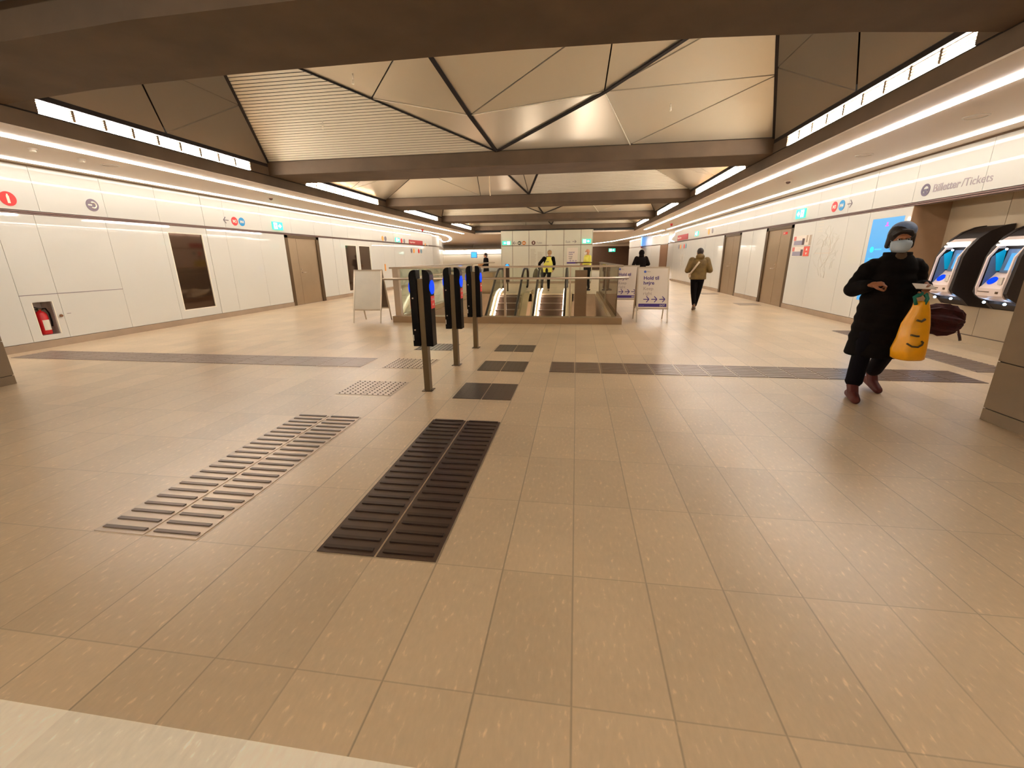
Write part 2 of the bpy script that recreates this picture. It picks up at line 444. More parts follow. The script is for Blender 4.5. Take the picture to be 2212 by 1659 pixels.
# ---- doors
def double_door(n, X, sgn, y0, y1, split, frame=0.10, narrow=None):
    """steel double door in a glass wall; sgn = into the wall"""
    d = empty('door_%d' % n, (X, (y0+y1)/2, 0)); struct(d)
    def bx(a, b, q0, q1, z0, z1):   # local: depth a..b measured into the wall
        xs = sorted((sgn*a, sgn*b)); return MB().box(xs[0], xs[1], q0-(y0+y1)/2, q1-(y0+y1)/2, z0, z1)
    m_ = bx(0.0, 0.09, y0, y0+frame, 0, 2.12); 
    for q in (bx(0.0, 0.09, y1-frame, y1, 0, 2.12), bx(0.0, 0.09, y0, y1, 2.04, 2.12)): m_.add(q.v, q.f)
    m_.build('door_frame', M_steel_dk, d)
    bx(0.03, 0.07, y0+frame, split-0.006, 0.01, 2.04).build('door_leaf', M_bronze, d)
    bx(0.03, 0.07, split+0.006, y1-frame, 0.01, 2.04).build('door_leaf', M_bronze, d)
    k = 1 if sgn > 0 else 1
    hy = split + 0.09 - (y0+y1)/2
    h = MB().tube([(sgn*0.03, hy, 1.0), (-sgn*0.03, hy, 1.0), (-sgn*0.03, hy + 0.13, 1.0)], 0.011, 8)
    h.build('handle', M_steel, d)
    MB().disc((sgn*0.025, hy, 1.10), 'x', 0.022, 0.02, 16).build('lock', M_steel, d)
    return d
double_door(1, XL, -1, 12.4, 14.2, 12.98, 0.16)
double_door(2, XR, 1, 12.6, 14.3, 13.38, 0.14)
double_door(3, XR, 1, 16.28, 18.1, 17.1, 0.14)
sgn_ = empty('red_door_notice', (XR + 0.028, 13.12, 1.93)); tag(sgn_, 'small red notice stuck near the top of the closer steel double door', 'sign')
MB().box(-0.004, 0, -0.12, 0.12, -0.03, 0.03).build('board', M_red, sgn_)
text_obj('lettering', 'STOP', 0.045, M_white, sgn_, (-0.006, 0.1, -0.016), ROT_R)

# ---- windows in the left wall
def window(n, y0, y1, z0, z1):
    w = empty('window_%d' % n, (XL, (y0+y1)/2, 0)); struct(w)
    a, b = -(y1-y0)/2, (y1-y0)/2
    m_ = MB().box(-0.03, 0.0, a, a+0.02, z0, z1).box(-0.03, 0.0, b-0.02, b, z0, z1).box(-0.03, 0.0, a, b, z1-0.02, z1).box(-0.03, 0.0, a, b, z0, z0+0.02)
    m_.build('window_frame', M_white, w)
    MB().box(-0.032, -0.022, a+0.02, b-0.02, z0+0.02, z1-0.02).build('glass', M_darkglass, w)
    return w
window(1, 8.53, 9.43, 0.30, 1.99)
window(2, 15.9, 16.78, 0.20, 1.93)
window(3, 16.98, 17.95, 0.20, 1.93)

# ---- soffits over the side aisles, ceiling beyond the coffers and behind the camera
sf = MB().box(XL-0.2, BL-0.001, -6, 28.4, ZS, ZS+0.02)
struct(sf.build('ceiling', M_soffit))
sf = MB().box(BR+0.001, XR+0.2, -6, 28.4, ZS, ZS+0.02)
struct(sf.build('ceiling', M_soffit))
struct(MB().box(-30, 20, 28.4, 82, ZS, ZS+0.1).build('ceiling', M_soffit))
struct(MB().box(BL, BR, 1.0, 3.3, 3.30, 3.4).build('ceiling', mat('shaded_concrete', lin(48, 36, 26), 0.8)))  # darkness of this unlit bay is put into the slab's base colour
struct(MB().box(BL, BR, -6, -5.0, 3.30, 3.4).build('ceiling', M_concrete))
struct(MB().box(-40, XL-0.03, 28.4, 28.5, ZS, 3.0).build('ceiling', M_soffit))

# ---- long concrete edge beams
for X, s in ((BL, -1), (BR, 1)):
    b = MB().box(min(X, X+s*0.3), max(X, X+s*0.3), -6, 28.3, ZS+0.021, 3.085)
    struct(b.build('edge_beam', M_concrete))
    struct(MB().box(min(X+s*0.012, X+s*0.1), max(X+s*0.012, X+s*0.1), -6, 28.3, 3.085, 3.105).build('edge_shadow_gap', M_dark))

BEAMS = [(3.33, 4.38), (9.05, 10.1), (14.9, 16.2), (21.2, 22.55), (28.1, 28.6)]
for (a, b_) in BEAMS:
    if a < 4:      # the first beam widens towards its bearings
        far = [(BL-0.3, b_+0.32), (-6.3, b_+0.24), (-5.0, b_+0.08), (-3.4, b_), (-0.6, b_-0.03), (1.0, b_+0.03), (2.2, b_+0.14), (3.3, b_+0.33), (BR+0.3, b_+0.38)]
        near = [(BR+0.3, a+0.38), (3.3, a+0.33), (2.2, a+0.16), (1.0, a+0.05), (-0.6, a), (-3.4, a+0.05), (-5.0, a+0.18), (-6.3, a+0.26), (BL-0.3, a+0.32)]
        struct(MB().prism(far + near, 'z', 3.10, 3.36).build('ceiling_beam', M_concrete))
        continue
    poly = [(a, 3.36), (a, 3.10), (b_, 3.10), (b_, 3.36)]
    struct(MB().prism(poly, 'x', BL-0.3, BR+0.3).build('ceiling_beam', M_concrete, bevel=0.012))

# ---- folded coffers
def inset_poly(P, g):
    """P: list of (x, v3) points in plan; returns the polygon shrunk by g metres (convex)"""
    n = len(P); A = sum(P[i][0]*P[(i+1) % n][1] - P[(i+1) % n][0]*P[i][1] for i in range(n)) / 2
    if A < 0: P = P[::-1]
    L = []
    for i in range(n):
        a, b = P[i], P[(i+1) % n]; dx, dy = b[0]-a[0], b[1]-a[1]; l = math.hypot(dx, dy)
        nx, ny = -dy/l, dx/l
        L.append((a[0]+nx*g, a[1]+ny*g, dx, dy))
    out = []
    for i in range(n):
        p, q = L[i-1], L[i]; det = p[2]*q[3]-p[3]*q[2]
        if abs(det) < 1e-9: out.append((q[0], q[1])); continue
        t = ((q[0]-p[0])*q[3]-(q[1]-p[1])*q[2])/det
        out.append((p[0]+p[2]*t, p[1]+p[3]*t))
    return out
def coffer(Yn, Yf, kind):
    mid = (Yn+Yf)/2; half = (Yf-Yn)/2; rise = 0.45*half
    rel = {}
    def zat(x, v, side=1):
        return 3.36 + rise*v
    root = empty('ceiling_coffer', (0, 0, 0)); struct(root)
    def panel(pts, material, name='panel', g=0.010, near=False, relief=()):
        """pts: (x, v); plane fitted through each triangle"""
        xy = [(p[0], (Yf - p[1]*half)) for p in pts]
        zs = [3.36 + rise*p[1] + (p[2] if len(p) > 2 else 0) for p in pts]
        if near:
            xy = [(a, 2*mid - b) for a, b in xy]
        ins = inset_poly(xy, g)
        # affine fit from first three points
        (x0,y0),(x1,y1),(x2,y2) = xy[:3]; z0,z1,z2 = zs[:3]
        det = (x1-x0)*(y2-y0)-(x2-x0)*(y1-y0)
        ax = ((z1-z0)*(y2-y0)-(z2-z0)*(y1-y0))/det; ay = ((x1-x0)*(z2-z0)-(x2-x0)*(z1-z0))/det
        P = [(x, y, z0+ax*(x-x0)+ay*(y-y0)) for x, y in ins]
        return MB().slab(P, (0, 0, 0.02)).build(name, material, root)
    def ridge(a, b, w=0.05):
        pa = (a[0], Yf-a[1]*half, 3.36+rise*a[1]-0.012+(a[2] if len(a) > 2 else 0)); pb = (b[0], Yf-b[1]*half, 3.36+rise*b[1]-0.012+(b[2] if len(b) > 2 else 0))
        return MB().bar(pa, pb, w, 0.02).build('ridge_gap', M_dark, root)
    def louvre(poly, n):
        """slats along x clipped to the polygon (x, v), polygon convex"""
        m_ = MB()
        for i in range(n):
            v = (i+0.5)/n
            xs = []
            k = len(poly)
            for j in range(k):
                p, q = poly[j], poly[(j+1) % k]
                if (p[1]-v)*(q[1]-v) < 0:
                    t = (v-p[1])/(q[1]-p[1]); xs.append(p[0]+t*(q[0]-p[0]))
            if len(xs) < 2: continue
            x0, x1 = min(xs)+0.03, max(xs)-0.03
            if x1 - x0 < 0.05: continue
            y = Yf - v*half; z = 3.36+rise*v
            w = half/n*0.37
            m_.slab([(x0, y-w, z+w*0.45), (x1, y-w, z+w*0.45), (x1, y+w, z-w*0.45), (x0, y+w, z-w*0.45)], (0, 0, 0.006))
        o = m_.build('louvre', M_slat, root)
        return o
    if kind == 'A':
        A = (-6.5, 0); Bm = (-1.6, 0); C = (3.41, 0); off = rise
        a1 = (-6.5+off, 1); d1 = (3.41-off, 1); Mt = (-4.93, 1); b1 = (-2.34, 1); c1 = (1.99, 1)
        P = (0.35, 0.545, -0.10); Q = (-1.89, 0.395, -0.05); E = (0.42, 1); R_ = (0.92, 0); T = (3.41-off*0.53, 0.53); q1 = (-3.47, 0.56, 0)
        louvre([A, Bm, Mt, a1], 38)
        for pts in ([q1, Bm, Q], [q1, Q, b1], [Mt, q1, b1], [Q, Bm, P], [Q, P, E], [P, c1, E], [b1, Q, E], [Bm, R_, P], [P, R_, T], [R_, C, T], [P, T, d1], [P, d1, c1]):
            panel(pts, M_cof)
        for pr in ((A, a1), (Bm, Q), (Q, b1), (Bm, P), (P, c1), (C, d1)): ridge(*pr, w=0.07)
        ridge(Bm, Mt, 0.03)
        def seam(a, b):
            pa = (a[0], Yf-a[1]*half, 3.36+rise*a[1]-0.006+(a[2] if len(a) > 2 else 0)); pb = (b[0], Yf-b[1]*half, 3.36+rise*b[1]-0.006+(b[2] if len(b) > 2 else 0))
            MB().bar(pa, pb, 0.016, 0.012).build('pale_seam', M_white, root)
        seam(q1, Q); seam(Q, P); seam(P, R_)
        s = 1.0
    else:
        A = (-6.5, 0); Bm = (-1.6, 0); C = (3.41, 0); off = rise/0.35
        a1 = (-6.5+off, 1); d1 = (3.41-off, 1); b1 = (-2.9, 1); c1 = (-0.7, 1)
        S1 = (-3.2, 0); S2 = (-4.9, 0.5*1.0)
        louvre([Bm, C, d1, c1], 40)
        for pts in ([A, S1, (-6.5+off*0.55, 0.55)], [S1, b1, (-6.5+off*0.55, 0.55)], [S1, Bm, b1], [(-6.5+off*0.55, 0.55), b1, a1], [Bm, c1, (-1.75, 1)], [Bm, (-1.75, 1), b1]):
            panel(pts, M_cof)
        for pr in ((A, a1), (Bm, b1), (Bm, c1)): ridge(*pr, w=0.06)
        s = 0.35
    # dark void above the far slope, plain near slope
    MB().slab([(-6.5, Yf, 3.44), (3.41, Yf, 3.44), (3.41, mid, 3.44+rise), (-6.5, mid, 3.44+rise)], (0, 0, 0.03)).build('backing', M_dark, root)
    MB().slab([(-6.5, Yn, 3.36), (3.41, Yn, 3.36), (3.41-off, mid, 3.36+rise), (-6.5+off, mid, 3.36+rise)], (0, 0, 0.03)).build('panel', M_cof, root)
    # wings rising from the edge beams
    for X, sg in ((BL, 1), (BR, -1)):
        b0 = (X, Yf, 3.32); bm = (X, mid, 3.32); bn = (X, Yn, 3.32); tp = (X+sg*off, mid, 3.36+rise-0.02)
        rf = (X+sg*off*0.59, Yf-half*0.59, 3.35+rise*0.58); rn = (X+sg*off*0.59, Yn+half*0.59, 3.35+rise*0.58)
        wm = M_wing_shaded if kind == 'A' else M_cof
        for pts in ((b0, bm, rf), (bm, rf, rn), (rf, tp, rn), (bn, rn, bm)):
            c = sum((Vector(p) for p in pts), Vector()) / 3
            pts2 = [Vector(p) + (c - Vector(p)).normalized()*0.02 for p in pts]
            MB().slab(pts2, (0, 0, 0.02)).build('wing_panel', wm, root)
        MB().slab([(X, Yf, 3.40), (X, Yn, 3.40), (X+sg*off, mid, 3.44+rise)], (0, 0, 0.02)).build('wing_backing', M_dark, root)
        MB().box(min(X, X-sg*0.05), max(X, X-sg*0.05), Yn, Yf, 3.26, 3.32).build('edge_gap', M_dark, root)
    return root
coffer(-5.0, 1.0, 'B')  # unseen coffer, added with its light boxes to brighten the near floor
coffer(BEAMS[0][1], BEAMS[1][0], 'A')
coffer(BEAMS[1][1], BEAMS[2][0], 'B')
coffer(BEAMS[2][1], BEAMS[3][0], 'A')
coffer(BEAMS[3][1], BEAMS[4][0], 'B')

# ---- louvred light boxes between edge beam and coffer
side_word = {-1: 'left', 1: 'right'}
bay_word = ['unseen coffer added behind the camera', 'first coffer from the camera', 'second coffer from the camera', 'third coffer from the camera', 'fourth coffer from the camera']
for bi, (ya, yb) in enumerate(((-4.4, 0.5), (4.98, 8.52), (10.35, 14.3), (16.5, 20.6), (22.9, 27.3))):  # first pair is out of view, added to light the foreground
    for X, s in ((BL, -1), (BR, 1)):
        Y0, Y1 = (-5.0, 1.0) if bi == 0 else (BEAMS[bi-1][1], BEAMS[bi][0])
        t = empty('box_light', (X, (ya+yb)/2, 3.17))
        tag(t, 'long louvred light box along the %s edge of the %s' % (side_word[s], bay_word[bi]), 'light', 'louvred light boxes under the coffers')
        c = (ya+yb)/2
        MB().box(min(s*0.03, s*0.06), max(s*0.03, s*0.06), ya-c, yb-c, -0.055, 0.075).build('diffuser', M_boxlight, t)
        MB().box(min(0, s*0.06), max(0, s*0.06), Y0-c, ya-c, -0.065, 0.09).build('end_panel', M_concrete, t)
        MB().box(min(0, s*0.06), max(0, s*0.06), yb-c, Y1-c, -0.065, 0.09).build('end_panel', M_concrete, t)
        sl = MB()
        nmod = 9
        for k in range(1, nmod):
            y = ya-c + (yb-ya)*k/nmod; sl.box(min(-s*0.0, s*0.03), max(0, s*0.03), y-0.018, y+0.018, -0.055, 0.075)
        for k in range(4):
            z = -0.028 + k*0.027; sl.box(min(0, s*0.028), max(0, s*0.028), ya-c, yb-c, z, z+0.009)
        sl.build('louvre', M_slat_dk, t)
        
# ---- strip lights set in the soffits
def strip(pts, w, label, group, material=M_strip):
    a, b = Vector(pts[0]), Vector(pts[-1]); c = (a+b)/2
    m_ = MB()
    for p, q in zip(pts[:-1], pts[1:]):
        p, q = Vector(p)-c, Vector(q)-c
        m_.bar(p, q, w, 0.012)
    o = m_.build('strip_light', material, loc=c)
    tag(o, label, 'light', group); return o
G1 = 'soffit strip lights'
strip([(-7.0, -6.0, ZS-0.009), (-7.0, 27.2, ZS-0.009)], 0.10, 'long straight strip light in the left aisle soffit, nearer the coffers', G1)
strip([(-8.42, -6.0, ZS-0.009), (-8.42, 27.0, ZS-0.009)], 0.12, 'long straight strip light in the left aisle soffit, close to the glass wall', G1, M_strip_wall)
strip([(3.9, -6.0, ZS-0.009), (3.84, 26.8, ZS-0.009)], 0.10, 'long straight strip light in the right aisle soffit, nearer the coffers', G1)
strip([(5.2, -6.0, ZS-0.009), (5.12, 26.9, ZS-0.009)], 0.12, 'long straight strip light in the right aisle soffit, close to the glass wall', G1, M_strip_wall)
ORD = ['first', 'second', 'third', 'fourth', 'fifth', 'sixth', 'seventh', 'eighth', 'ninth']
cl = [(-8.45, 27.5), (-8.72, 29.6), (-9.15, 31.6), (-9.7, 33.7), (-10.35, 35.8), (-11.1, 37.8), (-12.2, 39.6), (-13.7, 40.9), (-15.6, 41.8)]
for k, (p, q) in enumerate(zip(cl[:-1], cl[1:])):
    p, q = Vector((*p, ZS-0.009)), Vector((*q, ZS-0.009)); e = (q-p).normalized()*0.12
    strip([p+e, q-e], 0.14, 'short far strip light curving round the left wall, %s of its run' % ORD[k], 'curved run of short strip lights at far left', M_farlight)
cr_ = [(5.05, 27.6), (4.95, 29.6), (4.78, 32.2), (4.5, 35.2), (4.1, 39.0), (3.5, 44.0), (2.5, 48.5), (1.4, 52.0), (0.2, 55.0)]
for k, (p, q) in enumerate(zip(cr_[:-1], cr_[1:])):
    p, q = Vector((*p, ZS-0.009)), Vector((*q, ZS-0.009)); e = (q-p).normalized()*0.14
    strip([p+e, q-e], 0.12, 'short far strip light curving past the right wall, %s of its run' % ORD[k], 'curved run of short strip lights at far right', M_farlight)

# ---- concrete pillars under the first beam
def pillar(name, x0, x1, y0, y1):
    m_ = MB().box(x0+0.01, x1-0.01, y0+0.01, y1-0.01, 0.0, ZS)
    o = m_.build(name, M_dark)
    c = MB()
    for (a, b) in ((0.0, 0.10), (0.108, 0.50), (0.508, 1.30), (1.308, 2.1), (2.108, ZS)):
        c.box(x0, x1, y0, y1, a, b)
    c.build('panel_cladding', M_pill, o)
    return struct(o)
M_pill = mat('pillar_concrete', lin(132, 112, 88), 0.6, noise=0.10, nscale=2.5)
pillar('pillar', 3.43, 4.3, 1.9, 3.92)
pillar('pillar', -7.4, -6.51, 1.9, 3.93)

# ---- far end: curved glass wall left, lit back wall, dark wall, oblique glass wall right
def poly_wall(name, pts, z0, z1, material, th=0.03, parts=None):
    m_ = MB()
    for p, q in zip(pts[:-1], pts[1:]):
        d = Vector((q[0]-p[0], q[1]-p[1], 0)); n_ = Vector((-d.y, d.x, 0)).normalized()*th; e = d.normalized()*0.006
        a = Vector((p[0], p[1], 0))+e; b = Vector((q[0], q[1], 0))-e
        for (za, zb) in (((z0, 2.12), (2.18, z1)) if z1 > 2.3 else ((z0, z1),)):
            m_.add([(a.x,a.y,za),(b.x,b.y,za),(b.x,b.y,zb),(a.x,a.y,zb),(a.x+n_.x,a.y+n_.y,za),(b.x+n_.x,b.y+n_.y,za),(b.x+n_.x,b.y+n_.y,zb),(a.x+n_.x,a.y+n_.y,zb)],
                   [(0,1,2,3),(7,6,5,4),(0,4,5,1),(1,5,6,2),(2,6,7,3),(3,7,4,0)])
    o = m_.build(name, material); struct(o)
    bk = MB()
    for p, q in zip(pts[:-1], pts[1:]):
        d = Vector((q[0]-p[0], q[1]-p[1], 0)); n_ = Vector((-d.y, d.x, 0)).normalized()
        a = Vector((p[0], p[1], 0))+n_*0.035; b = Vector((q[0], q[1], 0))+n_*0.035
        bk.slab([(a.x,a.y,0),(b.x,b.y,0),(b.x,b.y,z1+0.02),(a.x,a.y,z1+0.02)], n_*0.05)
    bk.build('joint_backing', M_gap, o)
    return o
poly_wall('wall_far_left', [(-8.74, 26.31), (-8.98, 28.4), (-9.45, 30.5), (-10.0, 32.6), (-10.65, 34.7), (-11.4, 36.6), (-12.5, 38.4), (-14.0, 39.7), (-16.0, 40.6), (-22, 41.5)], 0.1, 2.86, M_glass_wall)
poly_wall('wall_far_right', [(4.62, 41.0), (5.0, 37.0), (5.3, 33.5), (5.52, 31.0)], 0.1, 2.86, M_glass_wall)
poly_wall('wall_far_right', [(5.62, 29.0), (5.56, 26.95)], 0.1, 2.86, M_glass_wall)
dd = empty('door_4', (5.6, 30.0, 0)); struct(dd)
MB().slab([(-0.02, -1.0, 0), (-0.09, 1.0, 0), (-0.09, 1.0, 2.12), (-0.02, -1.0, 2.12)], (0.1, 0, 0)).build('door_leaf', mat('brown_door', lin(120, 84, 52), 0.5), dd)
MB().slab([(0.0, -1.0, 2.14), (-0.07, 1.0, 2.14), (-0.07, 1.0, 2.86), (0.0, -1.0, 2.86)], (0.1, 0, 0)).build('transom', M_glass_wall, dd)
struct(MB().box(-32, -4.5, 76, 76.2, 2.18, 2.9).build('wall_back', M_glass_wall))
struct(MB().box(-32, -4.5, 76, 76.2, 0, 2.12).build('wall_back', mat('back_wall_lower', lin(222, 214, 196), 0.4)))
M_darkwall = mat('dark_brown_wall', lin(92, 62, 38), 0.6, noise=0.1)
struct(MB().box(-4.5, 9, 52.5, 52.7, 0, 2.6).build('wall_passage', M_darkwall))
struct(MB().box(-4.5, 9, 52.5, 52.7, 2.6, 2.88).build('wall_passage', M_soffit))
for k in range(7):
    x = -30 + k*3.6
    strip([(x, 75.6, ZS-0.012), (x+3.2, 75.6, ZS-0.012)], 0.25, 'short strip light above the distant back wall, %s from its left end' % ORD[k], 'strip lights above the distant back wall', M_backlight)
struct(MB().box(-40, 40, -6.1, -6, 0, 3.4).build('wall_rear', M_glass_wall))
struct(MB().box(-40.1, -40, -6, 90, 0, 3.4).build('wall_outer', M_concrete))
struct(MB().box(40, 40.1, -6, 90, 0, 3.4).build('wall_outer', M_concrete))

# ---- void lining under the escalators
vd = MB()
vd.box(VX0-0.05, VX0, VY0, VY1, -4.5, -0.001); vd.box(VX1, VX1+0.05, VY0, VY1, -4.5, -0.001)
vd.box(VX0, VX1, VY0-0.05, VY0, -4.5, -0.001); vd.box(VX0, VX1, VY1, VY1+0.05, -4.5, -0.001); vd.box(VX0, VX1, VY0, VY1, -4.55, -4.5)
struct(vd.build('wall_void', M_void))

# light of the lower level coming up the escalator void
la = bpy.data.lights.new('lower_level_light', 'AREA'); la.shape = 'RECTANGLE'; la.size = 3.8; la.size_y = 6.5; la.energy = 380; la.color = (1.0, 0.88, 0.74)
lo = bpy.data.objects.new('lower_level_light', la); lo.location = (-1.5, 12.9, -4.3); lo.rotation_euler = (math.pi, 0, 0); COL.objects.link(lo)

# ================================================================ OBJECTS
# ---- tactile paving
def tactile(x0, x1, y0, y1, kind, material, label, group=None, cols=2):
    o = MB(); rb = MB(); gap = 0.012
    w = (x1-x0)
    if kind == 'ribs_across':          # ribs along x, tiles in columns
        cw = w/cols
        for c in range(cols):
            a, b = x0+c*cw+gap/2, x0+(c+1)*cw-gap/2
            o.box(a, b, y0, y1, 0.0, 0.004)
            n = int((y1-y0)/0.0755)
            for i in range(n):
                y = y0+0.04+i*(y1-y0-0.05)/(n-1) if n > 1 else (y0+y1)/2
                rb.box(a+0.02, b-0.02, y-0.011, y+0.011, 0.004, 0.0095)
    elif kind == 'ribs_along':         # strip running along x: ribs run along x, tiles of 0.31 m
        n = int(round(w/0.313)); cw = w/n
        for c in range(n):
            a, b = x0+c*cw+gap/2, x0+(c+1)*cw-gap/2
            o.box(a, b, y0, y1, 0.0, 0.004)
            for i in range(7):
                y = y0+0.04+i*(y1-y0-0.08)/6
                o.box(a+0.02, b-0.02, y-0.012, y+0.012, 0.004, 0.0065)
    elif kind == 'dots':
        cw = w/2
        for c in range(2):
            a, b = x0+c*cw+gap/2, x0+(c+1)*cw-gap/2
            o.box(a, b, y0, y1, 0.0, 0.004)
            nx, ny = 5, 9
            for i in range(nx):
                for j in range(ny):
                    x = a+0.03+i*(b-a-0.06)/(nx-1); y = y0+0.03+j*(y1-y0-0.06)/(ny-1)
                    rb.disc((x, y, 0.0065), 'z', 0.0105, 0.005, 10, 0.008)
    else:
        cw = w/2
        for c in range(2):
            a, b = x0+c*cw+gap/2, x0+(c+1)*cw-gap/2
            o.box(a, b, y0, y1, 0.0, 0.004)
            for i in range(5):
                for j in range(9):
                    x = a+0.03+i*(b-a-0.06)/4; y = y0+0.03+j*(y1-y0-0.06)/8
                    o.disc((x, y, 0.0044), 'z', 0.008, 0.0008, 8, 0.006)
    cx, cy = (x0+x1)/2, (y0+y1)/2
    o.v = [(p[0]-cx, p[1]-cy, p[2]) for p in o.v]
    rb.v = [(p[0]-cx, p[1]-cy, p[2]) for p in rb.v]
    nf = len(o.f); o.add(rb.v, rb.f)
    ob = o.build('tactile_paving', material, loc=(cx, cy, 0.0))
    if rb.v and kind in ('ribs_across', 'dots') and cols == 2:
        ob.data.materials.append(M_rib_dk if material is M_tact_dk else M_rib_shade)
        for p_ in ob.data.polygons:
            if p_.center.z > 0.0042: p_.material_index = 1
    tag(ob, label, 'tactile paving', group)
    return ob
tactile(-2.48, -1.86, 1.59, 3.33, 'ribs_across', M_tact, 'long ribbed steel guidance pad lying farther from the row of card readers, the brighter one')
tactile(-1.21, -0.60, 1.59, 3.36, 'ribs_across', M_tact_dk, 'long ribbed dark guidance pad lying in line with the card readers')
tactile(-2.48, -1.86, 3.96, 4.47, 'dots', M_tact, 'bright studded steel square beside the closest card reader')
tactile(-2.48, -1.86, 5.09, 5.62, 'dots', M_tact, 'studded steel square beside the middle card reader')
tactile(-2.48, -1.86, 6.24, 6.75, 'dots', M_tact_dk, 'studded square beside the furthest card reader')
tactile(-1.21, -0.60, 3.96, 4.52, 'flat', M_tact_dk, 'dark studded square at the end of the long dark guidance pad')
tactile(-1.21, -0.60, 5.08, 5.61, 'flat', M_tact_dk, 'dark studded square, middle one of the row of three right of the card readers')
tactile(-1.21, -0.60, 6.25, 6.76, 'flat', M_tact_dk, 'dark studded square closest to the escalator railing')
tactile(-0.30, 4.45, 5.10, 5.64, 'ribs_along', M_tact_mid, 'long dark ribbed guidance strip running across the hall to the ticket machines')
tactile(-8.40, -2.78, 5.10, 5.62, 'ribs_along', mat('grey_tactile_tile', lin(156, 138, 126), 0.34, metal=0.3), 'long grey ribbed guidance strip running across the hall to the left glass wall')
tactile(4.72, 5.20, 5.6, 8.62, 'ribs_across', mat('grey_tactile_tile'), 'grey guidance strip on the floor in front of the ticket machines', cols=1)
tactile(4.65, 5.25, 13.1, 13.7, 'dots', M_tact, 'small grey tactile patch on the floor before the closer steel double door')
tactile(4.65, 5.25, 16.9, 17.5, 'dots', M_tact, 'small grey tactile patch before the steel door further down the hall')

# ---- card readers on posts
M_tape = mat('display_dark', lin(80, 66, 92), 0.25)
M_post = mat('reader_post_steel', lin(112, 94, 70), 0.35, metal=0.7)
def card_reader(y, label):
    t = empty('card_reader', (-1.54, y, 0)); tag(t, label, 'card reader', 'card readers on steel posts')
    MB().box(-0.031, 0.031, 0.0, 0.085, 0, 1.17).build('post', M_post, t, bevel=0.003)
    MB().box(-0.055, 0.055, -0.02, 0.105, 0, 0.006).build('base_plate', M_steel_dk, t)
    for s in (-1, 1):
        x0, x1 = 0.033, 0.1065
        prof = [(x0, 0.49), (x1, 0.49), (x1, 1.18)]
        for k in range(1, 7):
            an = math.pi/2*k/6; prof.append((x1-0.055+0.055*math.cos(an), 1.20+0.055*math.sin(an)))
        prof.append((x0, 1.255))
        prof = [(s*a, b) for a, b in prof]
        if s < 0: prof = prof[::-1]
        h = MB().prism(prof, 'y', -0.02, 0.105).build('housing', M_black, t, bevel=0.004)
        X = s*(x1+0.0015)
        MB().disc((X, 0.042, 1.085), 'x', 0.070, 0.008, 36).build('reader_disc', M_blue_e, h)
        MB().box(min(X-s*0.001, X+s*0.002), max(X-s*0.001, X+s*0.002), -0.012, 0.097, 1.155, 1.205).build('display', M_tape, h)
        MB().box(min(X-s*0.001, X+s*0.002), max(X-s*0.001, X+s*0.002), -0.012, 0.097, 0.875, 1.0).build('red_label', M_red, h)
        for j, w in enumerate(('Check', 'ud')):
            text_obj('lettering', w, 0.038, M_white, h, (X+s*0.002, 0.045, 0.955-j*0.05), ROT_L if s > 0 else ROT_R, 'CENTER', depth=0.001)
    for z in (0.98, 0.66): MB().disc((-0.078, -0.0225, z), 'y', 0.008, 0.005, 12).build('screw', M_steel, t)
    MB().box(-0.102, -0.094, -0.0215, -0.02, 0.55, 0.61).build('sticker', M_white, t)
    return t
card_reader(4.17, 'black card reader with blue disc on a steel post, the largest and closest')
card_reader(5.31, 'black card reader with blue disc on a steel post, middle of three')
card_reader(6.46, 'black card reader with blue disc on a steel post, nearest the escalator railing')

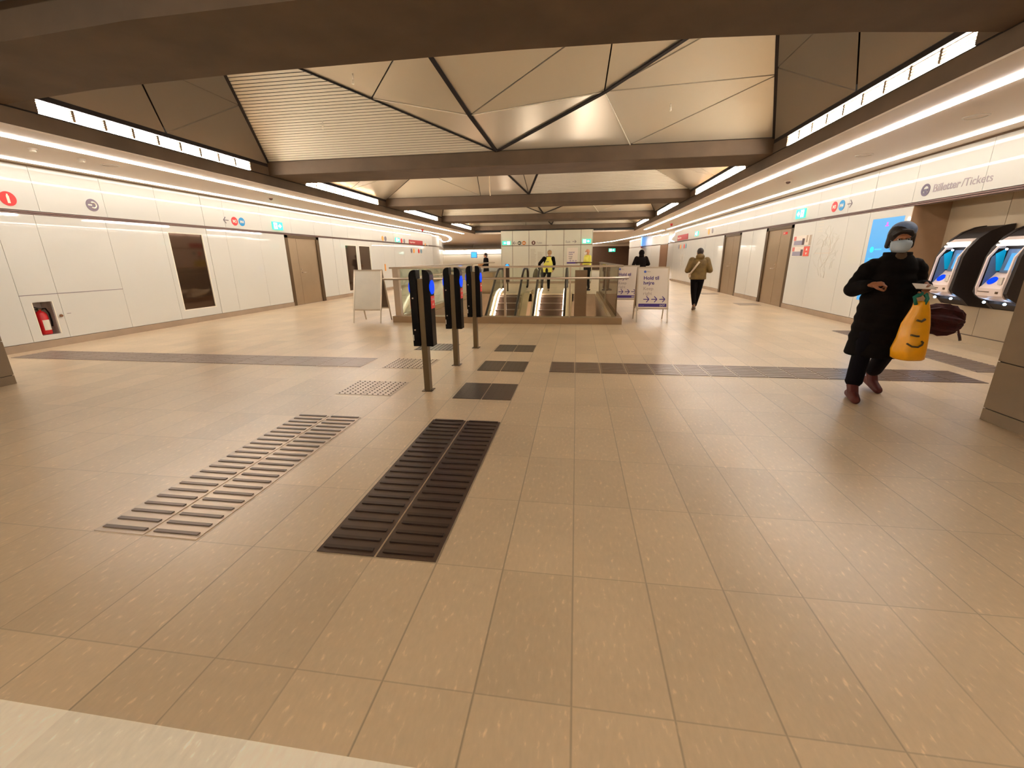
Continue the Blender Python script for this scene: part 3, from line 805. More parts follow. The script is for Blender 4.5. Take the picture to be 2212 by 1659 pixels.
# ---- A-frame signs
M_alu = mat('aluminium_frame', lin(205, 190, 170), 0.35, metal=0.7)
M_paper = mat('paper_white', lin(226, 214, 200), 0.5)
M_paper_dk = mat('blank_poster', lin(205, 198, 182), 0.25, noise=0.06, nscale=3)
M_aback = mat('sign_back', lin(112, 92, 78), 0.5)
def a_frame(loc, rz, label, printed=True, cat='sign'):
    t = empty('sandwich_board', loc, rz); tag(t, label, cat)
    w, H, sp = 0.32, 1.15, 0.30
    def P(x, z, s):      # point on front (s=-1) or back (s=1) leaf
        return (x, s*sp*(1-z/H), z)
    for s in (-1, 1):
        for x in (-w, w):
            leg = MB().bar(P(x, 0.0, s), P(x, 0.30, s), 0.022, 0.022, (1, 0, 0)); leg.build('leg', M_alu, t)
        f = MB()
        for x in (-w, w): f.bar(P(x, 0.28, s), P(x, H, s), 0.028, 0.028, (1, 0, 0))
        for z in (0.29, H-0.014): f.bar(P(-w-0.014, z, s), P(w+0.014, z, s), 0.03, 0.03)
        f.build('frame', M_alu, t)
        n_ = Vector((0, s*H, sp)).normalized()*0.012
        a, b, c, d = Vector(P(-w+0.01, 0.30, s)), Vector(P(w-0.01, 0.30, s)), Vector(P(w-0.01, H-0.03, s)), Vector(P(-w+0.01, H-0.03, s))
        pm = (M_paper if printed else M_paper_dk) if s < 0 else M_aback
        MB().slab([a-n_*0.5, b-n_*0.5, c-n_*0.5, d-n_*0.5], n_).build('panel', pm, t)
    if printed:
        tilt = math.atan2(sp, H)
        def R(z, off=0.009):   # location on the front face, x given separately
            p = Vector(P(0, z, -1)); n_ = Vector((0, -H, sp)).normalized(); return p + n_*off
        rot = (R90 - tilt, 0, 0)
        rot = (math.pi/2 - tilt, 0, 0)
        art = empty('poster_print'); art.parent = t
        def word(s_, x, z, size, mt_, bold=False):
            p = R(z); text_obj('lettering', s_, size, mt_, t, (x, p.y, p.z), rot, 'LEFT', bold, 0.0008)
        bpy.data.objects.remove(art)
        word('Hold til', -0.20, 0.885, 0.105, M_purple, True)
        word('højre', -0.20, 0.785, 0.105, M_purple, True)
        mg = mat('print_light_grey', lin(176, 158, 150), 0.5)
        word('Keep', -0.20, 0.67, 0.10, mg); word('right', -0.20, 0.57, 0.10, mg)
        p = R(1.05); MB().disc((-0.17, p.y, p.z), (0, -H, sp), 0.026, 0.003, 24).build('logo_disc', mat('logo_blue', lin(70, 100, 200), 0.5), t)
        word('m', -0.187, 1.043, 0.035, M_white); word('Metro', -0.13, 1.043, 0.028, M_grey_print)
        ar = MB()
        for k in range(3):
            x0 = -0.19 + k*0.165; z = 0.48
            p0, p1 = R(z), R(z)
            ar.bar((x0, p0.y, p0.z), (x0+0.115, p0.y, p0.z), 0.003, 0.017)
            tip = (x0+0.118, p0.y, p0.z)
            for q in (0.06, -0.06):
                e = R(z+q); ar.bar(tip, (x0+0.062, e.y, e.z), 0.017, 0.003, (0, -H, sp))
        ar.build('arrow', M_purple, t)
        b0, b1 = R(0.325, 0.006), R(0.39, 0.006)
        MB().slab([(-0.29, b0.y, b0.z), (0.29, b0.y, b0.z), (0.29, b1.y, b1.z), (-0.29, b1.y, b1.z)], Vector((0, -H, sp)).normalized()*0.002).build('purple_band', M_purple, t)
        word('DOT', 0.15, 0.338, 0.05, M_white, True); word('metro.dk', -0.27, 0.342, 0.025, mat('print_mid', lin(150, 130, 180), 0.5))
    return t
a_frame((-4.60, 9.25, 0), math.radians(0), 'blank sandwich board sign with pale empty poster standing left of the escalator railing', printed=False)
a_frame((1.635, 9.78, 0), math.radians(0), 'white sandwich board with keep-right text and three purple arrows, standing in front of another')
a_frame((1.31, 11.95, 0), math.radians(0), 'white sandwich board with arrows, half hidden behind the railing and the other keep-right board')

# ---- glass railing round the escalator void
rl = empty('glass_railing', (-1.55, 9.2, 0)); tag(rl, 'glass and steel railing on a stone plinth round the escalator opening', 'railing')
def P_(o): o.location = Vector(o.location) - Vector((-1.55, 9.2, 0)); return o
RX0, RX1, RYF, RYB = -4.06, 0.97, 9.12, 16.6
P_(MB().box(RX0, RX1, RYF, RYF+0.25, 0, 0.14).build('plinth', M_plinth, rl, bevel=0.004))
P_(MB().box(RX0, RX0+0.22, RYF+0.25, RYB, 0, 0.14).build('plinth', M_plinth, rl, bevel=0.004))
P_(MB().box(RX1-0.2, RX1, RYF+0.25, RYB, 0, 0.14).build('plinth', M_plinth, rl, bevel=0.004))
for (x, y, wx, wy, h) in ((RX0+0.12, RYF+0.12, 0.13, 0.13, 1.17), (RX0+0.12, 12.75, 0.05, 0.16, 1.17), (RX0+0.12, 16.5, 0.05, 0.14, 1.17), (-1.50, RYF+0.06, 0.045, 0.02, 1.17), (-0.12, RYF+0.06, 0.03, 0.02, 1.17), (-2.55, RYF+0.06, 0.03, 0.02, 1.17), (RX1-0.1, 16.5, 0.05, 0.14, 1.17), (RX1-0.1, 13.0, 0.04, 0.1, 1.17)):
    P_(MB().box(x-wx/2, x+wx/2, y-wy/2, y+wy/2, 0.02 if wy < 0.03 else 0.14, h).build('post', M_steel, rl))
P_(MB().box(RX0-0.02, RX1-0.02, RYF+0.06, RYF+0.2, 1.165, 1.205).build('top_rail', M_steel, rl, bevel=0.01))
P_(MB().box(RX0+0.0, RX0+0.14, RYF+0.2, RYB+4.5, 1.165, 1.205).build('top_rail', M_steel, rl, bevel=0.01))
P_(MB().box(RX1-0.16, RX1-0.02, RYF+0.2, RYB, 1.165, 1.205).build('top_rail', M_steel_dk, rl, bevel=0.01))
P_(MB().box(-0.05, RX1-0.02, RYB-0.05, RYB+0.05, 1.165, 1.205).build('top_rail', M_steel_dk, rl, bevel=0.01))
hr = MB().tube([(RX0-0.02, RYF-0.09, 0.955), (RX0-0.10, RYF-0.085, 0.955), (RX0-0.10, RYF-0.09, 0.955)][:1] + [(RX0-0.12, RYF-0.07, 0.955), (RX1+0.08, RYF-0.07, 0.955)], 0.022, 12)
hr = MB().tube([(RX0-0.12, RYF-0.07, 0.955), (RX1+0.08, RYF-0.07, 0.955)], 0.022, 12)
P_(hr.build('handrail', M_steel, rl))
P_(MB().tube([(RX0+0.26, RYF+0.3, 0.955), (RX0+0.26, RYB, 0.955)], 0.022, 12).build('handrail', M_steel, rl))
bk = MB()
for x in (-3.9, -1.5, 0.8): bk.tube([(x, RYF-0.07, 0.955), (x, RYF+0.1, 0.93)], 0.009, 8)
P_(bk.build('handrail_bracket', M_steel_dk, rl))
for a, b in ((-3.85, -2.56), (-2.54, -1.52), (-1.48, -0.13), (-0.11, 0.86)):
    P_(MB().box(a, b, RYF+0.10, RYF+0.115, 0.141, 1.164).build('glass_panel', GLASS, rl))
for a, b in ((9.4, 12.6), (12.9, 16.3)):
    P_(MB().box(RX0+0.11, RX0+0.125, a, b, 0.141, 1.164).build('glass_panel', GLASS, rl))
    P_(MB().box(RX1-0.11, RX1-0.095, a, b, 0.141, 1.164).build('glass_panel', GLASS_REFL, rl))
# stone partition between the escalators and the stairs
pt = tag(MB().box(-0.17, 0.17, -0.12, 0.12, -2.3, 1.02).box(-0.17, 0.17, 0.12, 3.2, -2.3, -0.05).build('stair_partition', mat('partition_stone', lin(128, 98, 72), 0.6, noise=0.06), loc=(0.14, 12.6, 0)),
    'tall brown stone partition rising beside the stairs inside the railing', 'partition')

pt = tag(MB().box(-0.25, 0.25, 0, 1.7, 0, 0.84).build('landing_parapet', M_plinth, loc=(-3.56, 17.3, 0), bevel=0.01),
    'plain brown parapet block beside the escalator heads, before the person in black', 'parapet')
# ---- escalators
M_step = mat('escalator_step', lin(176, 150, 134), 0.45, metal=0.3)
M_riser = mat('escalator_riser', lin(124, 98, 84), 0.5, metal=0.3)
M_rubber = mat('handrail_rubber', lin(44, 28, 20), 0.45)
M_skirt = mat('escalator_skirt', lin(226, 204, 172), 0.3, metal=0.2)
M_esc_light = mat('escalator_light', (1, 1, 1), 0.4, emit=(1.0, 0.84, 0.74), estr=3.5)
def escalator(xc, w, label, lit):
    t = empty('escalator', (xc, 17.2, 0)); tag(t, label, 'escalator', 'pair of escalators')
    g = math.tan(math.radians(30)); nst = 17
    MB().box(-w/2-0.35, w/2+0.35, 0.0, 1.2, -0.3, -0.0005).build('landing_plate', M_steel, t)
    MB().box(-w/2, w/2, -0.02, 0.14, -0.02, 0.004).build('comb_plate', M_skirt, t)
    for k in range(nst):
        z = -0.2*max(0, k-1) - (0.01 if k else 0.0); y1 = -0.4*k
        zz = -0.02 if k == 0 else (-0.06 if k == 1 else -0.06-0.2*(k-1))
        s = MB().box(-w/2, w/2, y1-0.4, y1, zz-0.03, zz)
        for q in range(0): pass
        o = s.build('step', M_step, t)
        zn = -0.06-0.2*k if k >= 1 else -0.06
        MB().box(-w/2, w/2, y1-0.41, y1-0.395, zn, zz-0.004).build('riser', M_riser, o)
    def line(off, x):   # path following the incline at height off above the step noses
        return [(x, 1.0, off), (x, 0.0, off), (x, -0.35, off-0.04), (x, -0.8, off-0.22), (x, -6.6, off-0.22-5.8*g)]
    for sx in (-1, 1):
        x = sx*(w/2+0.05)
        # skirt, glass balustrade, handrail
        sk = [(0.9, -0.3), (0.9, 0.10), (0.0, 0.10), (-0.35, 0.06), (-0.8, -0.12), (-6.6, -0.12-5.8*g), (-6.6, -0.6-5.8*g), (-0.8, -0.6), (0.0, -0.3)]
        MB().prism(sk, 'x', x-0.03, x+0.03).build('skirt', M_skirt, t)
        MB().prism([(sx*(w/2+0.08), 0.10), (sx*(w/2+0.30), 0.10), (sx*(w/2+0.30), 0.02), (sx*(w/2+0.08), 0.02)], 'y', 0.0, 0.9).build('deck', M_skirt, t)
        dk = MB()
        ln = line(0.09, sx*(w/2+0.19))
        for p, q in zip(ln[:-1], ln[1:]): dk.bar(p, q, 0.22, 0.03)
        dk.build('deck', M_skirt, t)
        gl = [(0.8, 0.10), (0.95, 0.3), (1.0, 0.6), (0.9, 0.85), (0.7, 0.93), (0.0, 0.93), (-0.35, 0.89), (-0.8, 0.71), (-6.6, 0.71-5.8*g), (-6.6, -0.12-5.8*g), (-0.8, -0.12), (-0.35, 0.06), (0.0, 0.10)]
        MB().prism(gl, 'x', x+sx*0.02-0.005, x+sx*0.02+0.005).build('balustrade_glass', GLASS, t)
        xh = x+sx*0.02
        path = [(xh, 0.75, 0.22), (xh, 0.95, 0.28), (xh, 1.04, 0.45), (xh, 1.06, 0.62), (xh, 1.0, 0.82), (xh, 0.86, 0.93), (xh, 0.7, 0.97), (xh, 0.0, 0.97), (xh, -0.35, 0.93), (xh, -0.8, 0.75), (xh, -6.6, 0.75-5.8*g)]
        MB().tube(path, 0.042, 10).build('handrail', M_rubber, t)
        if sx in lit:
            p2 = [(x-sx*0.05, 0.35, 0.17), (x-sx*0.05, 0.0, 0.15), (x-sx*0.05, -0.35, 0.10), (x-sx*0.05, -0.8, -0.06), (x-sx*0.05, -6.6, -0.06-5.8*g)]
            MB().tube(p2, 0.032, 8).build('skirt_light', M_esc_light, t)
    return t
escalator(-2.50, 0.86, 'escalator with one glowing side strip, the one nearer the card readers', (-1,))
escalator(-0.88, 0.90, 'escalator with glowing strips on both sides, the one nearer the stairs', (-1, 1))

# ---- white glass block at the far end with signs
kb = empty('wall_kiosk', (-1.68, 24.6, 0)); struct(kb)
KX0, KX1 = -4.18, 0.82
ks = [KX0, -3.55, -2.63, -1.68, -0.72, 0.20, KX1]
m_ = MB()
for a, b in zip(ks[:-1], ks[1:]):
    for z0, z1 in ((0.12, 2.02), (2.06, 2.82)):
        m_.box(a+1.68+0.012, b+1.68-0.012, 0, 0.03, z0, z1)
m_.box(KX0+1.68-0.02, KX0+1.68, 0, 3.0, 0.12, 2.82).box(KX1+1.68, KX1+1.68+0.02, 0, 3.0, 0.12, 2.82)
m_.build('cladding', mat('kiosk_glass', lin(214, 210, 192), 0.2), kb)
MB().box(KX0+1.69, KX1+1.67, 0.031, 3.0, 0, 2.82).build('body', M_gap, kb)
MB().box(KX0+1.68, KX1+1.68, -0.01, 0.03, 0, 0.12).build('plinth', M_base, kb)

def exit_sign(loc, rot, label, w=0.44, h=0.22, direction=1):
    t = empty('exit_sign', loc); t.rotation_euler = rot; tag(t, label, 'exit sign')
    # local: x = reading direction, y = up, z = out of the sign
    MB().box(-w/2, w/2, -h/2, h/2, -0.01, 0.02).build('housing', M_green_e, t)
    f = MB()
    s = direction
    f.box(min(s*w*0.06, s*w*0.16), max(s*w*0.06, s*w*0.16), -h*0.10, h*0.10, 0.02, 0.024)
    f.add([(s*w*0.16, -h*0.28, 0.022), (s*w*0.36, 0, 0.022), (s*w*0.16, h*0.28, 0.022), (s*w*0.16, -h*0.28, 0.026), (s*w*0.36, 0, 0.026), (s*w*0.16, h*0.28, 0.026)], [(0,1,2),(5,4,3),(0,3,4,1),(1,4,5,2),(2,5,3,0)])
    # doorway with a running figure
    f.box(min(-s*w*0.40, -s*w*0.06), max(-s*w*0.40, -s*w*0.06), -h*0.38, h*0.38, 0.02, 0.022)
    f.build('arrow_and_doorway', M_white_e, t)
    g = MB().disc((-s*w*0.22, h*0.22, 0.0235), 'z', h*0.07, 0.003, 14)
    x = -s*w*0.23
    g.bar((x, h*0.12, 0.0235), (x-s*h*0.05, -h*0.08, 0.0235), h*0.12, 0.003, (0, 0, 1))
    for a, b in (((0, -.08), (.14, -.16)), ((.14, -.16), (.12, -.34)), ((-.04, -.08), (-.12, -.3)), ((.02, .10), (.2, .04)), ((0, .10), (-.16, .02))):
        g.bar((x+s*a[0]*h, a[1]*h, 0.0235), (x+s*b[0]*h, b[1]*h, 0.0235), h*0.06, 0.003, (0, 0, 1))
    g.build('running_figure', M_green_e, t)
    return t
exit_sign((XL+0.015, 12.15, 2.35), ROT_L, 'lit green exit sign on the left glass wall above the steel double door', direction=1)
exit_sign((XR-0.015, 12.34, 2.35), ROT_R, 'lit green exit sign on the right glass wall beside the red and blue discs', direction=-1)
exit_sign((-3.88, 24.57, 2.19), ROT_F, 'bright exit sign on the left end of the white panelled block', w=0.46, h=0.2, direction=-1)
exit_sign((0.50, 24.57, 2.22), ROT_F, 'bright exit sign on the right end of the white panelled block', w=0.46, h=0.22, direction=1)
exit_sign((XL+0.015, 20.95, 2.30), ROT_L, 'small green exit sign on the left wall next to the long dark red sign', w=0.5, h=0.2)
exit_sign((XR-0.015, 22.1, 2.38), ROT_R, 'small green exit sign on the right wall next to the dark red sign', w=0.5, h=0.2, direction=-1)
exit_sign((4.0, 52.48, 2.18), ROT_F, 'small bluish exit sign hanging in the dark passage at the far end', w=0.75, h=0.36)

# ---- wayfinding prints on the glass
def disc_sign(loc, rot, r, material, letters, label, lcol=None, cat='sign', group=None):
    t = empty('line_disc_sign', loc); t.rotation_euler = rot; tag(t, label, cat, group)
    MB().disc((0, 0, 0.003), 'z', r, 0.006, 36).build('disc', material, t)
    if letters:
        text_obj('lettering', letters, r*1.0, lcol or M_white, t, (0, -r*0.36, 0.007), (0, 0, 0), 'CENTER', True, 0.0008)
    return t
def arrow_sign(loc, rot, size, direction, label, material=None):
    t = MB(); s = direction
    t.bar((-s*size*0.5, 0, 0.003), (s*size*0.45, 0, 0.003), size*0.13, 0.004)
    for q in (1, -1): t.bar((s*size*0.5, 0, 0.003), (s*size*0.05, q*size*0.45, 0.003), size*0.13, 0.004)
    o = t.build('arrow_sign', material or M_grey_print); o.location = loc; o.rotation_euler = rot
    tag(o, label, 'sign'); return o
Xl = XL + 0.002; Xr = XR - 0.002
# red disc with white bar
t = empty('red_disc_sign', (Xl, 5.92, 2.33)); t.rotation_euler = ROT_L; tag(t, 'red disc with a white upright bottle shape above the fire extinguisher cabinet', 'sign')
MB().disc((0, 0, 0.003), 'z', 0.105, 0.006, 40).build('disc', M_red, t)
MB().box(-0.018, 0.018, -0.065, 0.045, 0.006, 0.008).box(-0.010, 0.010, 0.045, 0.07, 0.006, 0.008).build('bottle_shape', M_white, t)
t = empty('grey_disc_sign', (Xl, 7.14, 2.37)); t.rotation_euler = ROT_L; tag(t, 'grey disc with a pale curled arrow on the left glass wall', 'sign')
MB().disc((0, 0, 0.003), 'z', 0.105, 0.006, 40).build('disc', mat('disc_grey', lin(128, 112, 124), 0.4), t)
sw = MB()
arc = [(0.05*math.cos(a)+0.012, 0.05*math.sin(a), 0.008) for a in [math.radians(d) for d in range(-130, 131, 20)]]
sw.tube(arc, 0.012, 6); sw.bar((-0.075, 0.0, 0.008), (-0.01, 0.0, 0.008), 0.022, 0.004)
sw.build('curled_arrow', M_white, t)
arrow_sign((Xl, 10.24, 2.36), ROT_L, 0.16, -1, 'grey arrow pointing away from the red disc on the left wall')
disc_sign((Xl, 10.52, 2.355), ROT_L, 0.105, M_red, 'M3', 'red M3 disc on the left glass wall beside the grey arrow')
disc_sign((Xl, 10.77, 2.36), ROT_L, 0.105, M_blue, 'M4', 'blue M4 disc on the left glass wall beside the red one')
disc_sign((Xr, 10.91, 2.36), ROT_R, 0.105, M_red, 'M3', 'red M3 disc on the right glass wall before the steel double doors')
disc_sign((Xr, 10.64, 2.36), ROT_R, 0.105, M_blue, 'M4', 'blue M4 disc on the right glass wall beside the red one')
arrow_sign((Xr, 10.36, 2.36), ROT_R, 0.16, 1, 'grey arrow on the right wall just past the blue disc')
M_orange = mat('orange_print', lin(236, 160, 70), 0.4); M_dgreen = mat('dark_green_print', lin(96, 112, 92), 0.4)
disc_sign((Xl, 19.30, 2.30), ROT_L, 0.11, M_orange, '', 'small orange disc on the left glass wall beyond the dark windows')
disc_sign((Xl, 19.60, 2.30), ROT_L, 0.11, M_grey_print, '', 'small grey disc on the left glass wall beside the orange one')
disc_sign((Xl, 21.5, 2.28), ROT_L, 0.11, M_red, '', 'small red disc left of the long dark red station sign')
disc_sign((Xl, 21.85, 2.28), ROT_L, 0.11, M_grey_print, '', 'small grey disc just before the long dark red station sign')
M_dred = mat('dark_red_sign', lin(168, 44, 44), 0.45)
def name_sign(X, rot, y, w, h, z, label, s):
    t = empty('station_name_sign', (X, y, z)); t.rotation_euler = rot; tag(t, label, 'sign')
    MB().box(-w/2, w/2, -h/2, h/2, 0, 0.02).build('board', M_dred, t)
    text_obj('lettering', s, h*0.5, M_white, t, (-w/2+0.06, -h*0.17, 0.021), (0, 0, 0), 'LEFT', False, 0.001)
name_sign(XL+0.005, ROT_L, 23.5, 2.05, 0.23, 2.26, 'long dark red station name board on the left wall', 'Kongens Nytorv')
name_sign(XR-0.005, ROT_R, 24.9, 2.3, 0.27, 2.34, 'dark red station name board on the right wall', 'Kongens Nytorv')
def four(X, rot, ys, z, side):
    cols = (M_grey_print, M_orange, M_red, mat('disc_steel_blue', lin(96, 140, 160), 0.4))
    nm = ('grey', 'orange', 'red', 'blue grey')
    for i, y in enumerate(ys):
        disc_sign((X, y, z), rot, 0.12, cols[i], '', 'small %s disc in the row below the %s wall station name board' % (nm[i], side))
four(Xl, ROT_L, (22.75, 23.1, 23.85, 24.25), 1.82, 'left')
four(Xr, ROT_R, (25.6, 25.2, 24.4, 24.0), 1.88, 'right')
disc_sign((Xr, 20.2, 2.37), ROT_R, 0.13, M_orange, '', 'orange disc high on the right wall beyond the steel doors')
disc_sign((Xr, 19.7, 2.37), ROT_R, 0.10, M_grey_print, '', 'thin grey disc beside the orange one on the right wall')
for k, y in enumerate((25.0, 25.45)):
    disc_sign((Xl, y, 2.2), ROT_L, 0.08, M_orange if k == 0 else M_pale_print, '', ('tiny orange' if k == 0 else 'tiny pale') + ' disc just past the left station name board')
# block signs
Yk = 24.59
arrow_sign((-3.42, Yk-0.005, 2.18), ROT_F, 0.2, -1, 'small grey arrow at the left of the white panelled block', M_grey_print)
disc_sign((-3.16, Yk, 2.18), ROT_F, 0.105, mat('disc_dark_green', lin(70, 80, 66), 0.4), 'M1', 'dark M1 disc on the white panelled block')
disc_sign((-2.91, Yk, 2.18), ROT_F, 0.105, mat('disc_amber', lin(205, 120, 30), 0.4), 'M2', 'amber M2 disc on the white panelled block')
t = empty('toilet_sign', (-2.38, Yk, 2.18)); t.rotation_euler = ROT_F; tag(t, 'brown round symbol with a short word on the white panelled block', 'sign')
MB().disc((0, 0, 0.003), 'z', 0.11, 0.006, 32).build('disc', mat('disc_brown', lin(108, 74, 62), 0.4), t)
MB().box(-0.02, 0.02, -0.05, 0.05, 0.006, 0.008).build('symbol', M_white, t)
text_obj('lettering', 'Toilet', 0.13, M_grey_print, t, (0.16, -0.045, 0.003), (0, 0, 0), 'LEFT', False, 0.001)
t = empty('way_out_sign', (-0.42, Yk, 2.20)); t.rotation_euler = ROT_F; tag(t, 'grey word Exit with an arrow on the white panelled block', 'sign')
text_obj('lettering', 'Exit', 0.16, M_grey_print, t, (-0.2, -0.05, 0.003), (0, 0, 0), 'LEFT', False, 0.001)
a = MB().bar((0.16, 0.01, 0.003), (0.36, 0.01, 0.003), 0.025, 0.004)
for q in (1, -1): a.bar((0.37, 0.01, 0.003), (0.28, 0.01+q*0.08, 0.003), 0.025, 0.004)
a.build('arrow', M_grey_print, t)
# keep-right poster on the block
t = empty('poster', (-0.24, Yk, 1.48)); t.rotation_euler = ROT_F; tag(t, 'white keep-right poster with purple foot band on the white panelled block', 'poster')
MB().box(-0.29, 0.29, -0.42, 0.42, 0, 0.01).build('sheet', M_paper, t)
MB().box(-0.29, 0.29, -0.42, -0.34, 0.01, 0.013).build('purple_band', M_purple, t)
for s_, z in (('Hold til', 0.14), ('højre', 0.04), ('Keep', -0.08), ('right', -0.18)):
    text_obj('lettering', s_, 0.10, M_purple if z > 0 else M_grey_print, t, (-0.2, z, 0.011), (0, 0, 0), 'LEFT', True, 0.001)
a = MB()
for k in range(3):
    x = -0.17+k*0.15; a.bar((x, -0.27, 0.012), (x+0.1, -0.27, 0.012), 0.014, 0.003)
    for q in (1, -1): a.bar((x+0.1, -0.27, 0.012), (x+0.06, -0.27+q*0.035, 0.012), 0.014, 0.003)
a.build('arrow', M_purple, t)
# faint maps printed on the glass
M_faint = mat('faint_print', lin(222, 216, 202), 0.15); M_faint2 = mat('faint_pink_print', lin(224, 208, 190), 0.15)
def wall_map(loc, rot, w, h, label):
    t = empty('wall_map', loc); t.rotation_euler = rot; tag(t, label, 'map')
    rnd = random.Random(int(abs(loc[1])*10)); b = MB()
    for k in range(5):
        y = h*(0.30-0.06*k)+0.35; b.box(-w*0.5, -w*0.5+0.14+0.1*rnd.random(), y, y+0.02, 0, 0.001)
    b.build('text_lines', M_faint, t)
    c = MB()
    pts = [(0.16*math.cos(a)*w*1.2+0.0, 0.26*math.sin(a)*h, 0.001) for a in [2*math.pi*i/24 for i in range(25)]]
    c.tube(pts, 0.003, 4); c.bar((-w*0.5, -h*0.05, 0.001), (w*0.2, -h*0.05, 0.001), 0.012, 0.002)
    c.build('route_lines', M_faint2, t)
    d = MB()
    for k in range(26):
        a = rnd.random()*6.28; r0 = 0.10+0.1*rnd.random(); p = [(math.cos(a)*r0*w, math.sin(a)*r0*h, 0.0005)]
        for j in range(4):
            a += rnd.uniform(-.5, .5); r0 += 0.09; p.append((math.cos(a)*r0*w, math.sin(a)*r0*h, 0.0005))
        d.tube(p, 0.0022, 4)
    d.build('street_lines', M_faint, t)
wall_map((Xr, 10.95, 1.45), ROT_R, 0.9, 1.1, 'faint map printed on the right glass wall above the skirting near the posters')
wall_map((Xr, 24.6, 1.2), ROT_R, 1.2, 1.1, 'faint map on the right wall below the row of four small discs')
wall_map((Xl, 24.5, 1.1), ROT_L, 1.4, 1.1, 'faint map on the left wall below the row of four small discs')
wall_map((-1.1, Yk, 1.45), ROT_F, 0.9, 0.9, 'faint map printed on the white panelled block')
t = empty('printed_timetable', (-2.2, Yk, 1.4)); t.rotation_euler = ROT_F; tag(t, 'faint columns of small text printed on the white panelled block', 'timetable')
b = MB(); rnd = random.Random(3)
for k in range(22):
    b.box(-0.35, -0.35+0.2+0.14*rnd.random(), 0.45-k*0.042, 0.463-k*0.042, 0, 0.001)
    if k > 3: b.box(0.05, 0.05+0.2+0.14*rnd.random(), 0.45-k*0.042, 0.463-k*0.042, 0, 0.001)
b.build('text_lines', mat('faint_text', lin(176, 162, 140), 0.4), t)

# ticket lettering above the niche
t = empty('ticket_lettering', (Xr, 8.35, 2.32)); t.rotation_euler = ROT_R; tag(t, 'large grey Billetter / Tickets lettering with a round symbol above the ticket machine niche', 'sign')
M_tl = mat('lettering_grey', lin(160, 146, 150), 0.4); M_tm = mat('symbol_grey', lin(98, 84, 104), 0.4)
MB().ring((0, 0.02, 0.002), 'z', 0.058, 0.092, 0.005, 36).build('ring', M_tm, t)
MB().box(-0.045, 0.045, 0.0, 0.035, 0, 0.005).box(-0.02, 0.025, -0.04, 0.0, 0, 0.005).build('ticket_symbol', M_tm, t)
o = text_obj('lettering', 'Billetter', 0.155, M_tl, t, (0.15, -0.03, 0.001), (0, 0, 0), 'LEFT', True, 0.001)
o = text_obj('lettering', '/Tickets', 0.155, M_tl, t, (0.68, -0.03, 0.001), (0, 0, 0), 'LEFT', False, 0.001)

# poster pair on the right wall
for i, (z0, z1, lab) in enumerate(((1.59, 1.82, 'photo notice with blue grey picture, upper of the two by the steel door'), (1.33, 1.56, 'photo notice with a red end panel, lower of the two by the steel door'))):
    t = empty('photo_notice', (Xr-0.004, 12.07, (z0+z1)/2)); t.rotation_euler = ROT_R; tag(t, lab, 'notice')
    h = (z1-z0)/2
    MB().box(-0.43, 0.43, -h, h, -0.004, 0.004).build('board', M_paper, t)
    MB().box(-0.40, 0.08, -h+0.01, -h*0.0, 0.004, 0.006).build('picture', mat('picture_blue_grey', lin(150, 144, 160), 0.5), t)
    MB().box(0.02, 0.13, -h+0.01, h*0.4, 0.006, 0.008).build('dark_block', mat('picture_dark', lin(80, 60, 66), 0.5), t)
    MB().box(-0.42, -0.30, -h+0.12, h-0.01, 0.006, 0.008).build('red_corner', mat('pale_red', lin(214, 120, 112), 0.5), t)
    if i == 1:
        MB().box(0.16, 0.43, -h, h, 0.004, 0.007).build('red_panel', mat('panel_red', lin(226, 92, 78), 0.5), t)
        MB().add([(0.26, 0.02, 0.008), (0.35, 0.02, 0.008), (0.305, 0.09, 0.008)], [(0, 1, 2)]).add([(0.26, -0.03, 0.008), (0.35, -0.03, 0.008), (0.305, -0.09, 0.008)], [(0, 2, 1)]).build('white_triangle', M_white, t)
    else:
        MB().box(0.20, 0.27, -h*0.4, h, 0.004, 0.007).box(0.34, 0.42, -h, h, 0.004, 0.007).build('beige_bars', mat('beige_bar', lin(176, 156, 136), 0.5), t)

# blue information screen set in the right wall
t = empty('information_screen', (XR-0.001, 9.09, 1.24)); t.rotation_euler = ROT_R; tag(t, 'tall glowing blue information screen set into the right glass wall', 'screen')
MB().box(-0.415, 0.415, -0.745, 0.745, -0.0005, 0.0).build('display', M_screen, t)
MB().disc((-0.27, 0.20, 0.001), 'z', 0.052, 0.003, 30).build('cyan_dot', mat('dot_cyan', lin(20, 190, 235), 0.4, emit=lin(20, 190, 235), estr=0.7), t)
lt = MB().box(-0.19, 0.0, 0.19, 0.215, 0, 0.002).box(-0.33, 0.02, 0.03, 0.045, 0, 0.002).box(-0.33, 0.02, -0.0, 0.012, 0, 0.002).box(-0.33, 0.1, -0.20, -0.185, 0, 0.002).box(-0.33, 0.0, -0.235, -0.222, 0, 0.002)
lt.build('text_lines', mat('screen_blue_text', lin(50, 150, 225), 0.4, emit=lin(50, 150, 225), estr=0.7), t)
MB().box(-0.04, 0.06, 0.60, 0.615, 0, 0.002).box(-0.01, 0.03, 0.60, 0.67, 0, 0.002).build('magenta_symbol', mat('magenta', lin(190, 80, 200), 0.4, emit=lin(190, 80, 200), estr=0.6), t)

